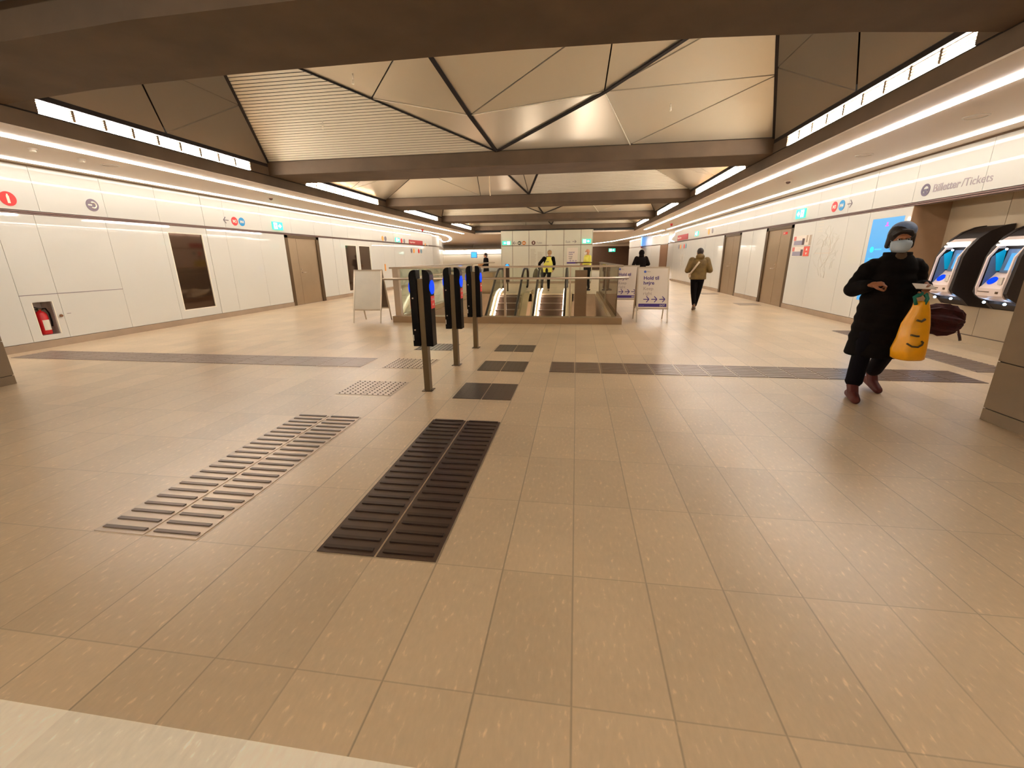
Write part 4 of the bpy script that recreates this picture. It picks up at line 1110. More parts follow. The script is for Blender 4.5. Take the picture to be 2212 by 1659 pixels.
# ---- fire extinguisher cabinet in the left wall
t = empty('extinguisher_cabinet', (XL, 5.93, 0.5)); tag(t, 'recessed white cabinet with open window holding the fire extinguisher', 'cabinet')
y0, y1, z0, z1 = EXT[0]-5.93, EXT[1]-5.93, EXT[2]-0.5, EXT[3]-0.5
M_cab = mat('cabinet_inside', lin(190, 172, 160), 0.5)
MB().box(-0.24, -0.035, y0-0.02, y0, z0-0.02, z1+0.02).box(-0.24, -0.035, y1, y1+0.02, z0-0.02, z1+0.02).box(-0.24, -0.035, y0, y1, z0-0.02, z0).box(-0.24, -0.035, y0, y1, z1, z1+0.02).box(-0.25, -0.24, y0-0.02, y1+0.02, z0-0.02, z1+0.02).build('recess', M_cab, t)
MB().box(-0.0, 0.003, y0-0.014, y0, z0, z1).box(0, 0.003, y1, y1+0.014, z0, z1).build('window_edge', M_white, t)
MB().disc((0.012, 0.21, 0.0), 'x', 0.022, 0.024, 20).build('knob', mat('brass_knob', lin(150, 110, 80), 0.3, metal=0.8), t)
MB().box(0.001, 0.003, 0.31, 0.37, 0.02, 0.028).build('label_strip', M_grey_print, t)
t = empty('fire_extinguisher', (XL-0.13, 5.95, 0.212)); tag(t, 'red fire extinguisher with white label inside the wall cabinet', 'fire extinguisher')
M_ext = mat('extinguisher_red', lin(205, 30, 34), 0.25)
b = MB(); n = 20
prof = [(0.075, 0.0), (0.08, 0.02), (0.08, 0.30), (0.07, 0.345), (0.045, 0.375), (0.022, 0.385), (0.022, 0.41)]
b.loft([(0, 0, z, r, r) for r, z in prof], n).build('cylinder', M_ext, t)
b = MB(); vs_ = []
for k in range(9):
    a = math.radians(-35+k*10); vs_ += [(0.0815*math.cos(a), 0.0815*math.sin(a), 0.07), (0.0815*math.cos(a), 0.0815*math.sin(a), 0.24)]
b.add(vs_, [(2*i, 2*i+2, 2*i+3, 2*i+1) for i in range(8)]).build('white_label', M_white, t)
MB().box(-0.02, 0.02, -0.025, 0.025, 0.40, 0.43).build('valve', M_steel_dk, t)
MB().bar((0, 0.0, 0.43), (0.0, -0.10, 0.47), 0.02, 0.01).bar((0, 0.0, 0.42), (0.0, -0.09, 0.42), 0.02, 0.01).build('lever', M_black, t)
MB().tube([(0, 0.02, 0.415), (0.02, 0.08, 0.42), (0.03, 0.105, 0.34), (0.04, 0.10, 0.2), (0.04, 0.09, 0.12)], 0.011, 8).build('hose', M_black, t)

# ---- ticket machines in the niche
M_mw = mat('machine_white', lin(226, 206, 196), 0.3)
M_mb = mat('machine_black', lin(38, 26, 20), 0.55, noise=0.15, nscale=40)
M_mi = mat('machine_inner_blue', lin(96, 120, 150), 0.35)
M_mi2 = mat('machine_inner_cyan', lin(16, 150, 190), 0.3, emit=lin(16, 150, 190), estr=0.25)
M_lamp = mat('machine_lamp', (1, 1, 1), 0.4, emit=(1.0, 0.85, 0.72), estr=1.2)
def ticket_machine(yn, label):
    # yn = near side plane; body 0.62 m wide reaching away from the camera; local x towards the hall is negative
    t = empty('ticket_machine', (NXB, yn, 0)); tag(t, label, 'ticket machine', 'ticket machines in the niche')
    W = 0.50
    side = [(-0.02, 1.75), (-0.14, 1.73), (-0.30, 1.66), (-0.42, 1.56), (-0.52, 1.42), (-0.56, 1.30), (-0.60, 0.84), (-0.56, 0.78), (-0.42, 0.70), (-0.32, 0.60), (0.0, 0.56)]
    MB().prism(side, 'y', 0, 0.05).build('side_shell', M_mb, t)
    MB().prism(side, 'y', W-0.05, W).build('side_shell', M_mb, t)
    inner = [(-0.02, 1.74), (-0.14, 1.72), (-0.30, 1.65), (-0.40, 1.57), (-0.40, 0.68), (-0.32, 0.61), (0.0, 0.57)]
    MB().prism(inner, 'y', 0.05, W-0.05).build('body', M_mb, t)
    # white front frame
    f = MB()
    fp = [(-0.41, 1.44), (-0.50, 1.44), (-0.585, 1.30), (-0.625, 0.90), (-0.60, 0.80), (-0.41, 0.80), (-0.41, 0.84), (-0.575, 0.86), (-0.595, 0.90), (-0.56, 1.29), (-0.49, 1.41), (-0.41, 1.41)]
    f.prism(fp, 'y', 0.052, 0.075).prism(fp, 'y', W-0.075, W-0.052)
    f.prism([(-0.41, 0.80), (-0.60, 0.80), (-0.60, 0.90), (-0.41, 0.90)], 'y', 0.075, W-0.075)
    f.prism([(-0.41, 0.72), (-0.55, 0.76), (-0.60, 0.80), (-0.41, 0.80)], 'y', 0.06, W-0.06)
    f.build('front_frame', M_mw, t, bevel=0.004)
    # sloping white desk and upright display
    MB().prism([(-0.41, 1.10), (-0.44, 1.10), (-0.59, 0.90), (-0.41, 0.90)], 'y', 0.075, W-0.075).build('control_panel', M_mw, t)
    MB().prism([(-0.41, 1.40), (-0.42, 1.40), (-0.46, 1.10), (-0.41, 1.10)], 'y', 0.075, 0.36).build('screen_surround', M_mi, t)
    MB().slab([(-0.425, 0.09, 1.36), (-0.425, 0.30, 1.36), (-0.462, 0.30, 1.13), (-0.462, 0.09, 1.13)], (0.004, 0, 0)).build('screen', M_screen, t)
    MB().prism([(-0.41, 1.41), (-0.55, 1.30), (-0.575, 0.92), (-0.41, 0.92)], 'y', W-0.085, W-0.077).build('inner_cheek', M_mi, t)
    MB().prism([(-0.41, 1.41), (-0.52, 1.34), (-0.46, 1.12), (-0.41, 1.12)], 'y', W-0.095, W-0.086).build('cyan_cheek', M_mi2, t)
    MB().disc((-0.525, 0.34, 0.995), (-0.8, 0, 0.6), 0.058, 0.012, 36).build('reader_disc', M_blue_e, t)
    MB().box(-0.575, -0.55, 0.14, 0.20, 0.95, 1.04).build('keypad', M_pale_print, t)
    MB().box(-0.604, -0.598, 0.25, 0.42, 0.845, 0.855).box(-0.604, -0.598, 0.12, 0.16, 0.83, 0.86).build('slot', M_steel_dk, t)
    # lamps under the canopy
    MB().prism([(-0.40, 1.56), (-0.46, 1.52), (-0.49, 1.45), (-0.40, 1.45)], 'y', 0.052, W-0.052).build('canopy_front', M_mw, t)
    for dz, x in ((1.50, -0.49), (1.455, -0.51)):
        MB().tube([(x, 0.06, dz), (x, W-0.06, dz)], 0.014, 8).build('lamp', M_lamp, t)
    MB().ball((-0.50, 0.30, 1.40), 0.014, 10).build('status_light', M_led, t)
    MB().ball((-0.50, 0.40, 0.70), 0.017, 10).build('status_light', M_led, t)
    MB().ball((-0.50, 0.10, 0.70), 0.017, 10).build('status_light', M_led, t)
    return t
ticket_machine(7.30, 'ticket machine with blue screen and black side shell, the one behind the woman')
ticket_machine(6.45, 'ticket machine with blue screen partly hidden by the concrete pillar')

# ---- small ceiling fittings
M_dome = mat('dome_camera', lin(110, 84, 70), 0.2)
for (x, y, lab) in ((-7.60, 10.5, 'small dome camera in the left aisle soffit between the strip lights'), (4.43, 10.7, 'small dome camera in the right aisle soffit between the strip lights')):
    t = empty('dome_camera', (x, y, ZS)); tag(t, lab, 'camera', 'dome cameras in the soffits')
    MB().disc((0, 0, -0.008), 'z', 0.07, 0.016, 24).build('mount', M_soffit, t)
    MB().ball((0, 0, -0.02), 0.045, 14, (1, 1, 0.9)).build('dome', M_dome, t)
for (x, y, lab) in ((-8.0, 22.6, 'small red alarm sounder in the left aisle soffit'), (4.45, 22.6, 'small red alarm sounder in the right aisle soffit')):
    t = empty('alarm_sounder', (x, y, ZS)); tag(t, lab, 'alarm', 'red alarm sounders in the soffits')
    MB().disc((0, 0, -0.03), 'z', 0.06, 0.06, 20).build('base', M_red, t); MB().disc((0, 0, -0.085), 'z', 0.045, 0.05, 20).build('horn', M_dred, t)
for (x, y, lab) in ((3.18+0.0, 6.63, None), (4.55, 6.35, 'round flush loudspeaker in the right aisle soffit nearest the camera'), (4.5, 8.3, 'round flush loudspeaker in the right aisle soffit above the ticket niche'), (-7.53, 6.6, 'round flush loudspeaker in the left aisle soffit nearest the camera')):
    if lab is None: continue
    t = empty('ceiling_speaker', (x, y, ZS)); tag(t, lab, 'loudspeaker', 'flush loudspeakers in the soffits')
    MB().ring((0, 0, -0.004), 'z', 0.10, 0.12, 0.010, 32).build('rim', M_pale_print, t); MB().disc((0, 0, -0.001), 'z', 0.10, 0.005, 32).build('grille', M_soffit, t)
for (x, y, lab) in ((-7.5, 6.15, 'pale smoke detector in the left aisle soffit, second from the camera'), (-7.45, 5.5, 'pale smoke detector in the left aisle soffit closest to the camera'), (4.55, 5.45, 'pale smoke detector in the right aisle soffit')):
    t = empty('smoke_detector', (x, y, ZS)); tag(t, lab, 'smoke detector', 'smoke detectors in the soffits')
    MB().disc((0, 0, -0.01), 'z', 0.05, 0.02, 20).build('base', M_pale_print, t); MB().disc((0, 0, -0.032), 'z', 0.035, 0.026, 20, 0.03).build('sensor', M_white, t)
for (x, y, z, lab) in ((-4.63, 8.14, 3.75, 'small sprinkler hanging from the slatted coffer panel'), (-3.55, 7.3, 4.1, 'bracket camera on the smooth coffer panel behind the slatted one'), (1.43, 8.16, 3.72, 'small sprinkler hanging from the smooth right coffer panel')):
    t = empty('ceiling_sensor', (x, y, z)); tag(t, lab, 'sensor')
    MB().tube([(0, 0, 0.06), (0, 0, -0.04)], 0.008, 8).build('stem', M_pale_print, t)
    MB().tube([(0, 0, -0.04), (0.0, -0.02, -0.10)], [0.014, 0.018], 10).build('head', M_white, t)
# thin hanging rod
o = MB().tube([(0, 0, 0.77), (0, 0, -0.15), (0.01, 0, -0.27)], 0.010, 8).build('hanging_rod', mat('pale_rod', lin(226, 208, 176), 0.5), loc=(-2.17, 11.2, 3.12))
tag(o, 'thin pale rod hanging down from the coffer behind the second concrete beam', 'rod')

# ---- far screens and readers
t = empty('far_screen', (-10.55, 45.0, 1.78)); tag(t, 'small blue screen hanging before the distant lit wall on the left', 'screen')
MB().box(-0.28, 0.28, 0, 0.08, -0.26, 0.26).build('display', mat('far_screen_blue', lin(64, 160, 235), 0.4, emit=lin(64, 160, 235), estr=0.8), t)
MB().box(-0.32, 0.32, 0.02, 0.1, -0.30, 0.30).build('case', M_purple, t)
MB().tube([(0, 0.05, 0.3), (0, 0.05, ZS-1.78)], 0.02, 6).build('hanger', M_steel, t)
t = empty('far_screen', (5.02, 36.2, 2.42)); t.rotation_euler = (0, 0, math.radians(-8)); tag(t, 'blue screen high on the oblique far right wall', 'screen')
MB().box(-0.06, 0.0, -1.4, 1.4, -0.26, 0.42).build('display', mat('far_screen_blue_2', lin(110, 160, 215), 0.4, emit=lin(110, 160, 215), estr=0.6), t)
MB().box(-0.06, 0.0, -1.4, 1.4, -0.34, -0.26).build('frame', M_dred, t)
def blue_post(x, y, h, label):
    t = empty('card_reader_far', (x, y, 0)); tag(t, label, 'card reader')
    MB().box(-0.03, 0.03, 0, 0.06, 0, h-0.05).build('post', M_steel_dk, t)
    MB().box(-0.08, 0.08, -0.03, 0.08, h-0.75, h).build('housing', mat('reader_brown', lin(70, 40, 28), 0.4), t)
    MB().disc((0, -0.035, h-0.08), 'y', 0.075, 0.01, 24).build('reader_disc', mat('reader_sky_blue', lin(40, 140, 255), 0.4, emit=lin(30, 130, 255), estr=1.0), t)
blue_post(-2.92, 18.6, 1.14, 'slim reader post with blue disc standing behind the escalators')
MB_ = MB().disc((0, 0, 0), 'y', 0.035, 0.02, 16).build('indicator_light', mat('lilac_light', lin(150, 130, 240), 0.4, emit=lin(150, 130, 240), estr=0.8), loc=(-2.9, 24.57, 0.78))
tag(MB_, 'tiny lilac light low on the white panelled block', 'light')
MB().tube([(-0.0, 0, 0)], 0.01) if False else None

o = MB().box(0, 0.02, -0.05, 0.05, -0.15, 0.15).build('orange_wall_tag', M_orange, loc=(XL+0.001, 19.3, 1.03)); tag(o, 'small upright orange tag on the left glass wall beside the railing end', 'tag')

# ================================================================ PEOPLE
def V3(p): return Vector(p)
def cap(mb, a, b, ra, rb, n=12):
    """tapered limb with rounded ends"""
    a, b = V3(a), V3(b)
    d = (b-a); L = d.length; d.normalize()
    path = [a - d*ra*0.9, a - d*ra*0.55, a]; rs = [ra*0.25, ra*0.8, ra]
    for k in range(1, 4): path.append(a + (b-a)*k/4); rs.append(ra + (rb-ra)*k/4)
    path += [b, b + d*rb*0.55, b + d*rb*0.9]; rs += [rb, rb*0.8, rb*0.25]
    mb.tube(path, rs, n)
def fuse(name, mb, voxel, material, parent=None, smooth=4, factor=0.5, cat_obj=False):
    """joins overlapping closed hulls into one continuous smooth surface"""
    me = mb.mesh(name + '_src')
    o = bpy.data.objects.new(name + '_src', me); COL.objects.link(o)
    r = o.modifiers.new('r', 'REMESH'); r.mode = 'VOXEL'; r.voxel_size = voxel; r.use_smooth_shade = True
    s = o.modifiers.new('s', 'SMOOTH'); s.factor = factor; s.iterations = smooth
    dg = bpy.context.evaluated_depsgraph_get()
    out = bpy.data.meshes.new_from_object(o.evaluated_get(dg)); out.name = name
    bpy.data.objects.remove(o); bpy.data.meshes.remove(me)
    out.materials.clear(); out.materials.append(material)
    out.polygons.foreach_set('use_smooth', [True]*len(out.polygons))
    ob = bpy.data.objects.new(name, out); COL.objects.link(ob)
    if parent is not None: ob.parent = parent
    return ob
def head_shape(mb, c, yaw=0.0, s=1.0, pitch=0.0):
    """c: centre of the head; the face looks to -y before turning by yaw"""
    R_ = Matrix.Rotation(yaw, 3, 'Z') @ Matrix.Rotation(pitch, 3, 'X'); c = V3(c)
    def P(x, y, z): return c + R_ @ Vector((x, y, z))*s
    mb.ball(P(0, 0.012, 0.025), 0.092*s, 18, (0.82, 1.02, 1.0), R_)
    mb.ball(P(0, -0.018, -0.035), 0.072*s, 16, (0.84, 0.95, 1.05), R_)
    mb.ball(P(0, -0.045, -0.085), 0.032*s, 12, (1.1, 0.9, 0.8), R_)          # chin
    mb.ball(P(0, -0.086, 0.028), 0.03*s, 10, (1.7, 0.5, 0.5), R_)           # brow
    mb.tube([P(0, -0.088, 0.018), P(0, -0.104, -0.012), P(0, -0.110, -0.030)], [0.009*s, 0.012*s, 0.016*s], 8)   # nose
    mb.ball(P(0, -0.090, -0.058), 0.018*s, 10, (1.5, 0.7, 0.55), R_)        # mouth
    for sx in (-1, 1):
        mb.ball(P(sx*0.078, 0.012, -0.01), 0.03*s, 10, (0.35, 0.7, 1.1), R_) # ear
        mb.ball(P(sx*0.042, -0.068, -0.028), 0.026*s, 10, (1, 0.7, 1), R_)   # cheek
    return P, R_
def hand_shape(mb, wrist, d, nrm, side, s=1.0, curl=0.9, spread=0.12, rad=0.0085):
    """d: along the palm, nrm: out of the palm, side: +1/-1 thumb side"""
    w = V3(wrist); d = V3(d).normalized(); nrm = (V3(nrm) - d*V3(nrm).dot(d)).normalized(); t = d.cross(nrm)*side
    q = Matrix((t, nrm, d)).transposed()
    mb.ball(w + d*0.045*s, 0.045*s, 12, (0.9, 0.36, 1.05), q)
    cap(mb, w - d*0.02*s, w + d*0.03*s, 0.024*s, 0.026*s, 10)
    lens = (0.070, 0.080, 0.074, 0.058)
    for i, L in enumerate(lens):
        off = (0.030 - 0.0205*i)
        base = w + d*(0.080 - 0.004*abs(i-1))*s + t*off*s
        a = base; ang = 0.15; pts = [a - d*0.02*s, a]
        for k, fr in enumerate((0.45, 0.32, 0.25)):
            ang += curl*(0.55, 0.75, 0.5)[k]*(1 + 0.1*i)
            v = d*math.cos(ang) + nrm*math.sin(ang) + t*spread*(1.5-i)*0.35
            a = a + v.normalized()*L*fr*s; pts.append(a)
        mb.tube(pts, [rad*s*1.05, rad*s, rad*s*0.96, rad*s*0.9, rad*s*0.7], 8)
    b = w + d*0.022*s + t*0.030*s
    p1 = b + (t*0.75 + d*0.55 + nrm*0.35).normalized()*0.036*s
    p2 = p1 + (t*0.15 + d*0.85 + nrm*0.6).normalized()*0.030*s
    p3 = p2 + (d*0.8 + nrm*0.7 - t*0.2).normalized()*0.022*s
    mb.tube([b - t*0.01*s, b, p1, p2, p3], [0.013*s, 0.013*s, 0.0115*s, 0.010*s, 0.007*s], 8)
    return w + d*0.095*s + nrm*0.03*s
def shoe(mb, ankle, toe_dir, s=1.0, lift=0.0, drop=0.0):
    """shoe pointing along toe_dir (horizontal); lift raises the heel"""
    a = V3(ankle); t = V3((toe_dir[0], toe_dir[1], 0)).normalized()
    heel = a - t*0.045*s; heel.z = 0.038*s + lift
    toe = a + t*0.165*s; toe.z = 0.030*s + drop
    mid = (heel+toe)/2; mid.z += 0.012*s
    cap(mb, heel, mid, 0.036*s, 0.044*s, 12); cap(mb, mid, toe, 0.044*s, 0.034*s, 12)
    cap(mb, a + Vector((0, 0, 0.035*s)), mid, 0.042*s, 0.042*s, 12)
SKIN = mat('skin', lin(150, 92, 58), 0.5)
SKIN_L = mat('skin_fair', lin(198, 140, 104), 0.5)
M_eye = mat('eye_dark', lin(24, 14, 10), 0.2); M_eyew = mat('eye_white', lin(200, 185, 168), 0.3)
M_hair = mat('dark_hair', lin(30, 18, 14), 0.5, noise=0.3, nscale=60)

def eyes(P, R_, parent, s=1.0):
    for sx in (-1, 1):
        MB().ball(P(sx*0.032, -0.082, 0.008), 0.0125*s, 12, (1.1, 0.8, 0.7), R_).build('eye', M_eyew, parent)
        MB().ball(P(sx*0.032, -0.0915, 0.008), 0.0065*s, 10, (1, 0.6, 1), R_).build('pupil', M_eye, parent)

# ---------------- woman walking towards the camera
def woman():
    loc = Vector((2.88, 4.50, 0)); rz = math.radians(-8)
    b = MB()
    hc = (-0.028, -0.06, 1.475)
    P, R_ = head_shape(b, hc, math.radians(-10), 1.0, math.radians(6))
    cap(b, (0, 0.0, 1.28), (0, -0.03, 1.41), 0.055, 0.050)
    # trunk and legs under the coat
    b.loft([(0, 0, 0.80, 0.15, 0.10), (0, 0, 0.92, 0.165, 0.115), (0, 0, 1.05, 0.14, 0.10), (0, 0, 1.20, 0.155, 0.105), (0, 0, 1.30, 0.13, 0.09), (0, 0, 1.34, 0.06, 0.05)], 16)
    hipA, knA, anA = (-0.08, 0.0, 0.84), (-0.13, -0.07, 0.46), (-0.17, -0.12, 0.10)     # forward leg (image left)
    hipB, knB, anB = (0.08, 0.0, 0.84), (0.12, 0.04, 0.46), (0.15, 0.30, 0.155)         # trailing leg
    for h_, k_, a_ in ((hipA, knA, anA), (hipB, knB, anB)):
        cap(b, h_, k_, 0.082, 0.055); cap(b, k_, a_, 0.054, 0.036)
    shA, elA, wrA = (-0.175, 0.0, 1.27), (-0.272, 0.04, 1.035), (-0.225, -0.175, 1.085)
    shB, elB, wrB = (0.175, 0.0, 1.27), (0.225, 0.03, 1.035), (0.170, -0.20, 1.085)
    for s_, e_, w_ in ((shA, elA, wrA), (shB, elB, wrB)):
        cap(b, V3(s_) + Vector((-s_[0]*0.14, 0, -0.03)), e_, 0.036, 0.034); cap(b, e_, w_, 0.036, 0.024)
    hand_shape(b, wrA, (0.90, -0.30, 0.20), (0.15, 0.35, -0.95), -1, 1.05, 1.25)
    gB = hand_shape(b, wrB, (-0.10, -0.55, -0.60), (-0.9, 0.1, 0.2), -1, 1.0, 1.15)
    w = fuse('person', b, 0.0055, SKIN, smooth=2)
    w.location = loc; w.rotation_euler = (0, 0, rz)
    tag(w, 'woman in a long black coat, cap and pale face mask walking with a yellow bag', 'person')
    eyes(P, R_, w, 0.96)
    M_coat = mat('black_coat', lin(14, 7, 5), 0.85, noise=0.5, nscale=14, spec=0.15)
    # quilted long coat
    c = MB()
    rings = [(-0.01, 0.0, 0.415, 0.225, 0.185), (-0.01, 0.0, 0.43, 0.235, 0.195), (0.0, 0.01, 0.53, 0.228, 0.18)]
    z = 0.55; k = 0
    while z < 1.20:
        t_ = (z-0.55)/0.65
        rx = 0.228 - 0.045*t_ + (0.008 if k % 2 else -0.004); ry = 0.165 - 0.035*t_ + (0.008 if k % 2 else -0.004)
        rings.append((0, 0.01, z, rx, ry)); z += 0.045; k += 1
    rings += [(0, 0.0, 1.22, 0.185, 0.13), (0, 0.0, 1.28, 0.165, 0.12), (0, -0.01, 1.33, 0.12, 0.10), (0, -0.02, 1.36, 0.085, 0.085)]
    c.loft(rings, 28)
    for s_, e_, w_ in ((shA, elA, wrA), (shB, elB, wrB)):
        s_, e_, w_ = V3(s_), V3(e_), V3(w_); wr = e_ + (w_-e_)*0.86
        cap(c, s_ + Vector((-s_.x*0.12, 0, -0.015)), e_, 0.070, 0.070, 14); cap(c, e_, wr, 0.075, 0.056, 14)
        for q in (0.25, 0.5, 0.75): c.ball(s_ + (e_-s_)*q, 0.074, 14); c.ball(e_ + (wr-e_)*q, 0.070 - 0.012*q, 14)
    fuse('coat', c, 0.008, M_coat, w, smooth=3)
    cl = MB(); cl.ring((0, -0.005, 1.345), 'z', 0.065, 0.105, 0.05, 24)
    fuse('collar', cl, 0.008, M_coat, w, smooth=4)
    MB().ball((-0.01, -0.085, 1.335), 0.055, 14, (0.9, 0.6, 1.1)).build('scarf', mat('olive_scarf', lin(74, 52, 30), 0.8), w)
    # trousers
    tr = MB()
    for h_, k_, a_ in ((hipA, knA, anA), (hipB, knB, anB)):
        h_, k_, a_ = V3(h_), V3(k_), V3(a_); e = k_ + (a_-k_)*0.80
        cap(tr, h_, k_, 0.10, 0.078, 14); cap(tr, k_, e, 0.076, 0.070, 14); tr.ball(e, 0.074, 14, (1, 1, 0.6))
    fuse('trousers', tr, 0.008, mat('black_trousers', lin(12, 6, 12), 0.85, spec=0.15), w, smooth=3)
    for a_, dr, lf, dp in ((anA, (-0.15, -1), 0.0, 0.0), (anB, (0.05, -1), 0.045, 0.0)):
        sh = MB(); shoe(sh, (a_[0], a_[1], a_[2]), dr, 1.12, lf, dp)
        cap(sh, (a_[0], a_[1], a_[2]+0.02), (a_[0], a_[1]-0.0, a_[2]+0.10), 0.047, 0.050, 12)
        fuse('boot', sh, 0.006, mat('red_brown_boot', lin(84, 24, 16), 0.6), w, smooth=2)
    # hair, cap, mask, glasses
    hr_ = MB()
    for k in range(10):
        a = math.radians(-30 + k*26.6); x, y = math.sin(a-math.pi/2+0.52), 0
    hr_.ball(P(0, 0.028, 0.040), 0.103, 20, (0.90, 1.02, 0.98), R_)
    for sx in (-1, 1):
        cap(hr_, P(sx*0.070, 0.0, 0.04), P(sx*0.080, 0.005, -0.055), 0.030, 0.024, 10)
        cap(hr_, P(sx*0.035, -0.070, 0.075), P(sx*0.066, -0.050, 0.040), 0.018, 0.014, 10)
    cap(hr_, P(-0.03, -0.070, 0.078), P(0.03, -0.072, 0.072), 0.018, 0.018, 10)
    cap(hr_, P(0, 0.06, -0.02), P(0.0, 0.055, -0.09), 0.05, 0.04, 12)
    fuse('hair', hr_, 0.006, M_hair, w, smooth=2)
    cp = MB(); cp.ball(P(0.014, 0.040, 0.074), 0.102, 22, (0.92, 1.0, 0.78), R_)
    cp.ball(P(0.02, 0.075, 0.050), 0.075, 16, (1, 0.8, 0.7), R_)
    fuse('cap', cp, 0.006, mat('blue_grey_cap', lin(104, 122, 156), 0.6, noise=0.15, nscale=30), w, smooth=2)
    mk = MB(); n = 9
    vs_ = []
    for i, (zz, out_, hw) in enumerate(((-0.002, 0.0, 0.070), (-0.025, 0.020, 0.075), (-0.050, 0.028, 0.074), (-0.078, 0.018, 0.066), (-0.100, -0.004, 0.048))):
        for k in range(n):
            a = (k/(n-1)-0.5)*2; x = hw*math.sin(a*1.35)/math.sin(1.35)
            y = -0.020 - (0.082+out_)*math.cos(a*1.30) - (0.012 if (k == n//2 and i == 0) else 0)
            vs_.append(P(x, y, zz + (0.010*(1-abs(a)*2) if i == 0 else 0)))
    mk.add(vs_, [(i*n+k, i*n+k+1, (i+1)*n+k+1, (i+1)*n+k) for i in range(4) for k in range(n-1)], True)
    mo = mk.build('face_mask', mat('mask_pale_blue', lin(168, 178, 188), 0.7), w)
    sd = mo.modifiers.new('solid', 'SOLIDIFY'); sd.thickness = 0.003; sd.offset = 1
    for sx in (-1, 1):
        MB().tube([P(sx*0.070, -0.045, -0.01), P(sx*0.078, -0.01, 0.0), P(sx*0.083, 0.012, 0.005)], 0.0016, 6).build('ear_loop', mat('mask_pale_blue'), w)
        MB().tube([P(sx*0.070, -0.040, -0.085), P(sx*0.078, -0.01, -0.04), P(sx*0.083, 0.012, -0.02)], 0.0016, 6).build('ear_loop', mat('mask_pale_blue'), w)
    # strap of the shoulder bag
    M = Matrix.Translation(loc) @ Matrix.Rotation(rz, 4, 'Z')
    return w, M, V3(gB), V3(wrB)
w_, M_w, gripB, wristB = woman()

# ---- what the woman carries
hand_w = M_w @ gripB
bag = empty('carrier_bag', (hand_w.x - 0.03, hand_w.y - 0.0, 0)); tag(bag, 'yellow plastic carrier bag with green handles hanging from the woman\'s hand', 'bag')
hz = hand_w.z
bb = MB()
def ring_pts(cx, cy, z, rx, ry, tw, n=20, dent=0.0):
    out = []
    for k in range(n):
        a = 2*math.pi*k/n; r_ = 1 + dent*math.sin(3*a + tw*5) + dent*0.6*math.sin(5*a - tw*3)
        x, y = rx*r_*math.copysign(abs(math.cos(a))**0.75, math.cos(a)), ry*r_*math.copysign(abs(math.sin(a))**0.75, math.sin(a))
        out.append((cx + x*math.cos(tw) - y*math.sin(tw), cy + x*math.sin(tw) + y*math.cos(tw), z))
    return out
levels = [(0.045, 0.0, 0.440, 0.10, 0.075, 0.1, 0.02), (0.04, 0, 0.455, 0.120, 0.09, 0.1, 0.04), (0.036, 0, 0.53, 0.124, 0.09, 0.05, 0.06), (0.045, 0, 0.63, 0.106, 0.08, -0.05, 0.07), (0.045, 0, 0.76, 0.098, 0.06, -0.1, 0.08), (0.05, 0, 0.87, 0.075, 0.045, 0.1, 0.10), (0.045, 0, 0.955, 0.055, 0.03, 0.2, 0.12)]
vs_ = []
for L_ in levels: vs_ += ring_pts(L_[0], L_[1], L_[2], L_[3], L_[4], L_[5], 24, L_[6])
fs = [(i*24+k, i*24+(k+1) % 24, (i+1)*24+(k+1) % 24, (i+1)*24+k) for i in range(len(levels)-1) for k in range(24)] + [tuple(range(24))[::-1]]
bb.add(vs_, fs, True)
bo = bb.build('bag_body', mat('yellow_plastic', lin(238, 164, 8), 0.35, noise=0.10, nscale=9, bump=1.0), bag)
M_print = mat('bag_print', lin(70, 52, 14), 0.5)
pr = MB()
pr.tube([(-0.060, -0.094, 0.60), (-0.02, -0.101, 0.575), (0.03, -0.099, 0.57), (0.06, -0.095, 0.59), (0.065, -0.093, 0.61), (0.05, -0.095, 0.62)], 0.008, 6)
pr.tube([(-0.045, -0.094, 0.675), (0.0, -0.096, 0.665), (0.02, -0.094, 0.665)], 0.009, 6)
pr.tube([(-0.01, -0.070, 0.80), (0.025, -0.073, 0.79), (0.05, -0.072, 0.81)], 0.010, 6)
pr.build('print', M_print, bag)
M_teal = mat('green_handle', lin(24, 112, 92), 0.5)
for dy, dx in ((-0.028, -0.015), (0.028, 0.02)):
    MB().tube([(0.0+dx, dy*0.8, 0.93), (-0.03+dx, dy, 0.99), (0.018, dy*0.4, hz+0.0), (0.030, 0, hz+0.012), (0.05, dy*0.4, hz+0.0), (0.075+dx, dy, 0.98), (0.065+dx, dy*0.8, 0.93)], 0.013, 8).build('handle', M_teal, bag)
# paper in the hand
pp = MB().slab([(-0.085, -0.03, -0.01), (0.06, -0.045, -0.015), (0.07, 0.035, 0.02), (-0.07, 0.05, 0.03)], (0, 0, 0.004)).build('folded_paper', mat('paper_grey', lin(178, 158, 134), 0.6), loc=(hand_w.x-0.01, hand_w.y-0.02, hz+0.055))
tag(pp, 'folded grey paper held in the hand above the yellow bag', 'paper')
# umbrella under the arm, half open
um = empty('umbrella', (3.245, 4.62, 0.785)); um.rotation_euler = (0, 0, math.radians(-6)); tag(um, 'dark red half-closed umbrella sticking out behind the yellow bag', 'umbrella')
cn = MB(); vs_ = []; n = 32
lv = [(0.0, 0.04, 0.0), (0.03, 0.085, 0.12), (0.12, 0.125, 0.14), (0.22, 0.132, 0.16), (0.30, 0.115, 0.22), (0.35, 0.075, 0.30), (0.385, 0.03, 0.2)]
ax = Vector((0.985, 0, -0.17)); uz = Vector((0.17, 0, 0.985)); uy = Vector((0, 1, 0))
for (t_, r_, fl_) in lv:
    for k in range(n):
        a = 2*math.pi*k/n; rr = r_*(1 + fl_*1.2*math.cos(8*a + t_*4) + 0.05*math.cos(19*a + t_*40))
        vs_.append(ax*t_ + uz*rr*math.sin(a) + uy*rr*0.8*math.cos(a))
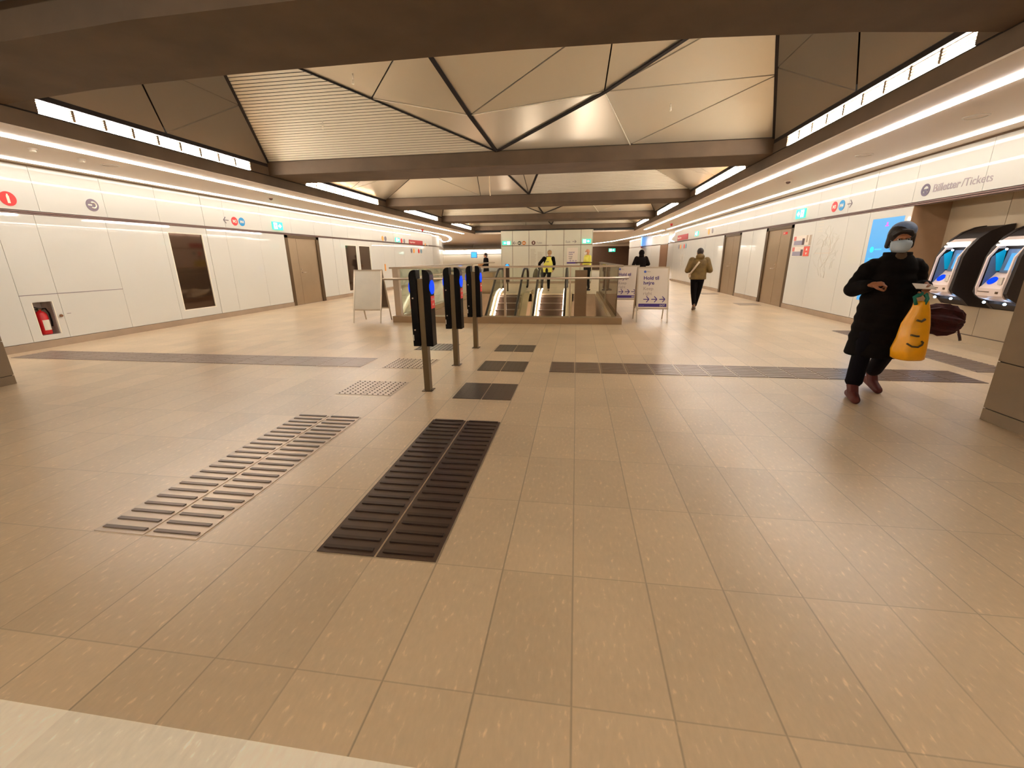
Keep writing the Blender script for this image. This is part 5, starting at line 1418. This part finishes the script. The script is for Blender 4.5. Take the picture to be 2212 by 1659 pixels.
cn.add(vs_, [(i*n+k, i*n+(k+1) % n, (i+1)*n+(k+1) % n, (i+1)*n+k) for i in range(len(lv)-1) for k in range(n)] + [tuple(range(n))[::-1], tuple(range((len(lv)-1)*n, len(lv)*n))], False)
cn.build('canopy', mat('dark_red_canopy', lin(58, 2, 6), 0.8, noise=0.3, nscale=25), um)
MB().tube([ax*-0.12, ax*0.34, ax*0.365 + uz*-0.05, ax*0.42 + uz*-0.14], [0.008, 0.008, 0.009, 0.008], 8).build('shaft', mat('umbrella_handle', lin(88, 40, 32), 0.4), um)
MB().tube([ax*0.395+uz*-0.10, ax*0.42+uz*-0.14, ax*0.43+uz*-0.16], 0.012, 8).build('handle', mat('umbrella_grip', lin(60, 30, 26), 0.4), um)

# ---------------- generic standing or walking adult
def adult(loc, rz, H, label, skin, top, top_name, legs_m, shoe_m, hair_m=None, hat_m=None, hat='hair',
          shA=None, armA=((-0.27, 0.02, 1.12), (-0.22, -0.06, 0.90)), armB=((0.27, 0.02, 1.12), (0.22, -0.06, 0.90)),
          ankA=(-0.10, -0.10, 0.09), ankB=(0.10, 0.16, 0.12), knA=None, knB=None, head_yaw=0.0, lean=0.0, hem=0.80, girth=1.0, hood=False, mask=False, sleeve_m=None, vest=None, pitch=0.0, curl=0.9):
    """faces -y; heights for a 1.70 m body, then scaled to H"""
    s = H/1.70
    b = MB(); lx = lean
    hc = (lx*0.9, -0.02+pitch*0.6, 1.575)
    P, R_ = head_shape(b, hc, head_yaw, 1.0)
    cap(b, (lx*0.6, 0.01, 1.40), (lx*0.85, 0.0, 1.50), 0.060, 0.055)
    b.loft([(0, 0, 0.84, 0.155, 0.105), (0, 0, 0.95, 0.17, 0.12), (lx*0.2, 0, 1.10, 0.14, 0.10), (lx*0.4, 0, 1.28, 0.165, 0.11), (lx*0.55, 0, 1.40, 0.15, 0.09), (lx*0.6, 0, 1.44, 0.06, 0.05)], 14)
    kA = knA or (ankA[0]*0.95, ankA[1]*0.35-0.05, 0.49); kB = knB or (ankB[0]*0.95, ankB[1]*0.45-0.02, 0.49)
    for sx, k_, a_ in ((-1, kA, ankA), (1, kB, ankB)):
        cap(b, (sx*0.09, 0, 0.88), k_, 0.088, 0.058); cap(b, k_, a_, 0.056, 0.038)
    shs = ((-0.19+lx*0.5, 0, 1.385), (0.19+lx*0.5, 0, 1.385))
    for sh_, (e_, w_), sd in ((shs[0], armA, -1), (shs[1], armB, 1)):
        cap(b, sh_, e_, 0.050, 0.040); cap(b, e_, w_, 0.040, 0.027)
        d = (V3(w_)-V3(e_)).normalized()
        hand_shape(b, w_, d, (-sd*0.9, -0.2, 0.1), -sd if False else 1, 1.0, curl)
    p = fuse('person', b, 0.0095, skin, smooth=2)
    p.location = loc; p.rotation_euler = (0, 0, rz); p.scale = (s, s, s)
    tag(p, label, 'person')
    eyes(P, R_, p)
    g = girth
    c = MB()
    rings = [(0, 0.01, hem, 0.185*g, 0.135*g), (0, 0.01, hem+0.03, 0.195*g, 0.14*g), (lx*0.1, 0, 0.98, 0.19*g, 0.14*g), (lx*0.25, 0, 1.12, 0.185*g, 0.135*g), (lx*0.45, 0, 1.28, 0.20*g, 0.135*g), (lx*0.55, 0, 1.38, 0.19*g, 0.12*g), (lx*0.6, 0, 1.43, 0.13, 0.09), (lx*0.65, 0, 1.46, 0.08, 0.075)]
    if hem < 0.9: rings = rings[:2] + [r for r in rings[2:] if r[2] > hem+0.06]
    c.loft(rings, 22)
    a_m = sleeve_m or top
    tgt = c if sleeve_m is None else MB()
    for sh_, (e_, w_) in ((shs[0], armA), (shs[1], armB)):
        e_, w_ = V3(e_), V3(w_); wr = e_ + (w_-e_)*0.92
        cap(tgt, sh_, e_, 0.078*g, 0.062*g, 12); cap(tgt, e_, wr, 0.062*g, 0.046, 12)
    if hood: c.ball((lx*0.7, 0.075, 1.47), 0.115, 14, (1.05, 0.8, 0.75))
    fuse(top_name, c, 0.011, top, p, smooth=3)
    if sleeve_m is not None: fuse('sleeves', tgt, 0.011, sleeve_m, p, smooth=2)
    tr = MB()
    tr.loft([(0, 0, 0.80, 0.17, 0.12), (0, 0, 0.97, 0.165, 0.12)], 14)
    for sx, k_, a_ in ((-1, kA, ankA), (1, kB, ankB)):
        k_, a_ = V3(k_), V3(a_); e = k_ + (a_-k_)*0.90
        cap(tr, (sx*0.085, 0, 0.88), k_, 0.105, 0.076, 12); cap(tr, k_, e, 0.074, 0.055, 12)
    fuse('trousers', tr, 0.011, legs_m, p, smooth=3)
    for a_ in (ankA, ankB):
        sh = MB(); shoe(sh, a_, (0, -1), 1.0, max(0, a_[2]-0.095), 0.0)
        fuse('shoe', sh, 0.008, shoe_m, p, smooth=2)
    if hat == 'hair':
        h_ = MB(); h_.ball(P(0, 0.020, 0.038), 0.101, 16, (0.88, 1.02, 0.98), R_); h_.ball(P(0, 0.05, -0.02), 0.075, 12, (1, 0.8, 1.1), R_)
        fuse('hair', h_, 0.009, hair_m or M_hair, p, smooth=2)
    elif hat == 'hat':
        h_ = MB(); h_.ball(P(0, 0.012, 0.045), 0.108, 18, (0.90, 1.0, 0.92), R_)
        fuse('knitted_hat', h_, 0.009, hat_m, p, smooth=2)
    elif hat == 'hood':
        h_ = MB(); h_.ball(P(0, 0.030, 0.012), 0.122, 18, (0.92, 0.95, 1.08), R_); h_.ball((lx*0.75, 0.03, 1.47), 0.10, 12, (1.1, 1, 0.7))
        fuse('hood', h_, 0.010, hat_m, p, smooth=3)
    if mask:
        mk = MB(); n = 7; vs_ = []
        for zz, o_, hw in ((-0.002, 0.0, 0.070), (-0.04, 0.028, 0.075), (-0.08, 0.016, 0.064), (-0.10, -0.002, 0.048)):
            for k in range(n):
                a = (k/(n-1)-0.5)*2; vs_.append(P(hw*math.sin(a*1.35)/math.sin(1.35), -0.022-(0.084+o_)*math.cos(a*1.3), zz))
        mk.add(vs_, [(i*n+k, i*n+k+1, (i+1)*n+k+1, (i+1)*n+k) for i in range(3) for k in range(n-1)], True)
        mo = mk.build('face_mask', mat('mask_white', lin(214, 206, 200), 0.7), p)
        sd = mo.modifiers.new('solid', 'SOLIDIFY'); sd.thickness = 0.003; sd.offset = 1
    return p, P, R_
M_tb = mat('black_cloth', lin(12, 6, 6), 0.85, spec=0.15)
M_olive = mat('olive_jacket', lin(112, 86, 36), 0.6, noise=0.25, nscale=10)
M_sneaker = mat('sneaker', lin(120, 96, 80), 0.6, noise=0.5, nscale=18)
# walker in olive jacket, seen from behind
p, P, R_ = adult((3.10, 11.86, 0), math.pi - math.radians(6), 1.555, 'person in a puffy olive jacket and black trousers walking away along the right wall', SKIN_L, M_olive, 'jacket', M_tb, M_sneaker,
    hair_m=M_hair, armA=((-0.300, 0.05, 1.10), (-0.17, -0.20, 1.10)), armB=((0.300, 0.05, 1.10), (0.17, -0.20, 1.10)), ankA=(-0.02, -0.16, 0.09), ankB=(0.05, 0.20, 0.15), knA=(-0.07, -0.10, 0.49), knB=(0.07, 0.04, 0.47), hem=0.86, girth=1.16, hood=True)
sb = MB().tube([(0.02, 0.175, 1.34), (0.10, 0.185, 1.22), (0.20, 0.165, 1.06), (0.235, 0.09, 1.0)], 0.024, 8).build('bag_strap', mat('pale_strap', lin(206, 186, 158), 0.6), p)
MB().box(0.20, 0.26, -0.02, 0.10, 0.92, 1.0).build('small_bag', mat('pale_strap'), p)
# guard with back turned at the head of the escalator
M_hiviz = mat('hiviz_yellow', lin(228, 220, 84), 0.6, emit=None)
M_hiviz2 = mat('hiviz_yellow_green', lin(190, 176, 20), 0.6)
p, P, R_ = adult((-1.22, 18.72, 0), math.pi + math.radians(4), 1.67, 'guard in a yellow vest and cap seen from behind at the top of the escalator', SKIN_L, M_tb, 'sweater', M_tb, mat('tan_shoe', lin(150, 124, 90), 0.5),
    hat='hat', hat_m=mat('tan_cap', lin(168, 130, 86), 0.7), armA=((-0.30, 0.0, 1.14), (-0.26, 0.0, 0.90)), armB=((0.34, 0.0, 1.16), (0.36, 0.0, 0.93)), ankA=(-0.06, 0.05, 0.09), ankB=(0.24, -0.12, 0.09), lean=-0.10, head_yaw=0.0, hem=0.90)
v = MB(); v.loft([(0.0, 0, 0.80, 0.215, 0.165), (0, 0, 0.88, 0.215, 0.165), (-0.02, 0, 1.02, 0.20, 0.155), (-0.035, 0, 1.15, 0.195, 0.15), (-0.05, 0, 1.28, 0.178, 0.15), (-0.06, 0, 1.40, 0.150, 0.125), (-0.065, 0, 1.44, 0.10, 0.09)], 22)
fuse('hiviz_vest', v, 0.010, M_hiviz, p, smooth=3)
MB().box(-0.07, 0.05, 0.153, 0.158, 1.22, 1.25).build('back_print', M_grey_print, p)
MB().ball((0.02, 0.13, 0.86), 0.09, 14, (0.8, 0.55, 1.5)).build('dark_pouch', M_tb, p)
bgo = MB().loft([(0, 0, 0.0, 0.13, 0.06), (0, 0, 0.03, 0.16, 0.075), (0, 0, 0.22, 0.13, 0.07), (0, 0, 0.40, 0.07, 0.05), (0, 0, 0.44, 0.02, 0.03)], 16).tube([(0, 0, 0.42), (0, 0, 0.50)], 0.012, 6).build('shoulder_bag', mat('olive_grey_bag', lin(104, 90, 62), 0.7), loc=(-1.68, 18.55, 0.50))
tag(bgo, 'olive grey bag held low at the side of the guard seen from behind', 'bag')
# second guard, standing behind the railing, turned to the left
p, P, R_ = adult((0.46, 19.0, 0), math.radians(-68), 1.71, 'bald man in white mask and yellow vest standing behind the railing', SKIN_L, M_hiviz, 'hiviz_vest', M_tb, M_tb,
    hat='none', armA=((-0.27, -0.02, 1.14), (-0.10, -0.24, 1.08)), armB=((0.27, -0.02, 1.14), (0.10, -0.26, 1.10)), ankA=(-0.10, -0.05, 0.09), ankB=(0.10, 0.05, 0.09), mask=True, hem=1.02, girth=1.05)
sl = MB()
for sx in (-1, 1): cap(sl, (sx*0.27, -0.02, 1.14), (sx*0.12, -0.20, 1.10), 0.060, 0.05, 10)
fuse('black_cuff', sl, 0.012, M_tb, p, smooth=2)
MB().loft([(0, 0, 0.80, 0.20, 0.15), (0, 0, 1.04, 0.205, 0.15)], 20).build('black_jacket_hem', M_tb, p)
# dark hooded figure before the oblique wall
p, P, R_ = adult((2.50, 17.9, 0), math.pi + math.radians(8), 1.62, 'person in a dark hooded jacket seen from behind beyond the keep-right boards', SKIN_L, mat('dark_hoodie', lin(20, 11, 9), 0.85, spec=0.15), 'hooded_jacket', M_tb, M_tb,
    hat='hood', hat_m=mat('dark_hoodie'), armA=((-0.31, 0.02, 1.14), (-0.23, -0.16, 1.10)), armB=((0.31, 0.03, 1.12), (0.22, -0.08, 0.92)), ankA=(-0.10, -0.14, 0.09), ankB=(0.10, 0.14, 0.10), hem=0.86, girth=1.12)
# walker in black at the far left
p, P, R_ = adult((-4.96, 24.0, 0), math.radians(-60), 1.66, 'person in black carrying something tan, walking beyond the left end of the railing', SKIN_L, mat('far_black_coat', lin(14, 8, 9), 0.85, spec=0.15), 'coat', M_tb, M_tb,
    hair_m=M_hair, armA=((-0.25, 0.02, 1.14), (-0.15, -0.22, 1.02)), armB=((0.25, 0.02, 1.14), (0.10, -0.24, 1.02)), ankA=(-0.08, -0.22, 0.09), ankB=(0.08, 0.22, 0.12), hem=0.70, girth=1.05)
bx_ = MB().ball((0, 0, 0), 0.13, 12, (1.3, 0.9, 0.7)).build('tan_bundle', mat('tan_bundle', lin(180, 128, 80), 0.7), loc=(-5.22, 23.85, 1.06))
tag(bx_, 'small tan bundle held in front of the person in black', 'bundle')
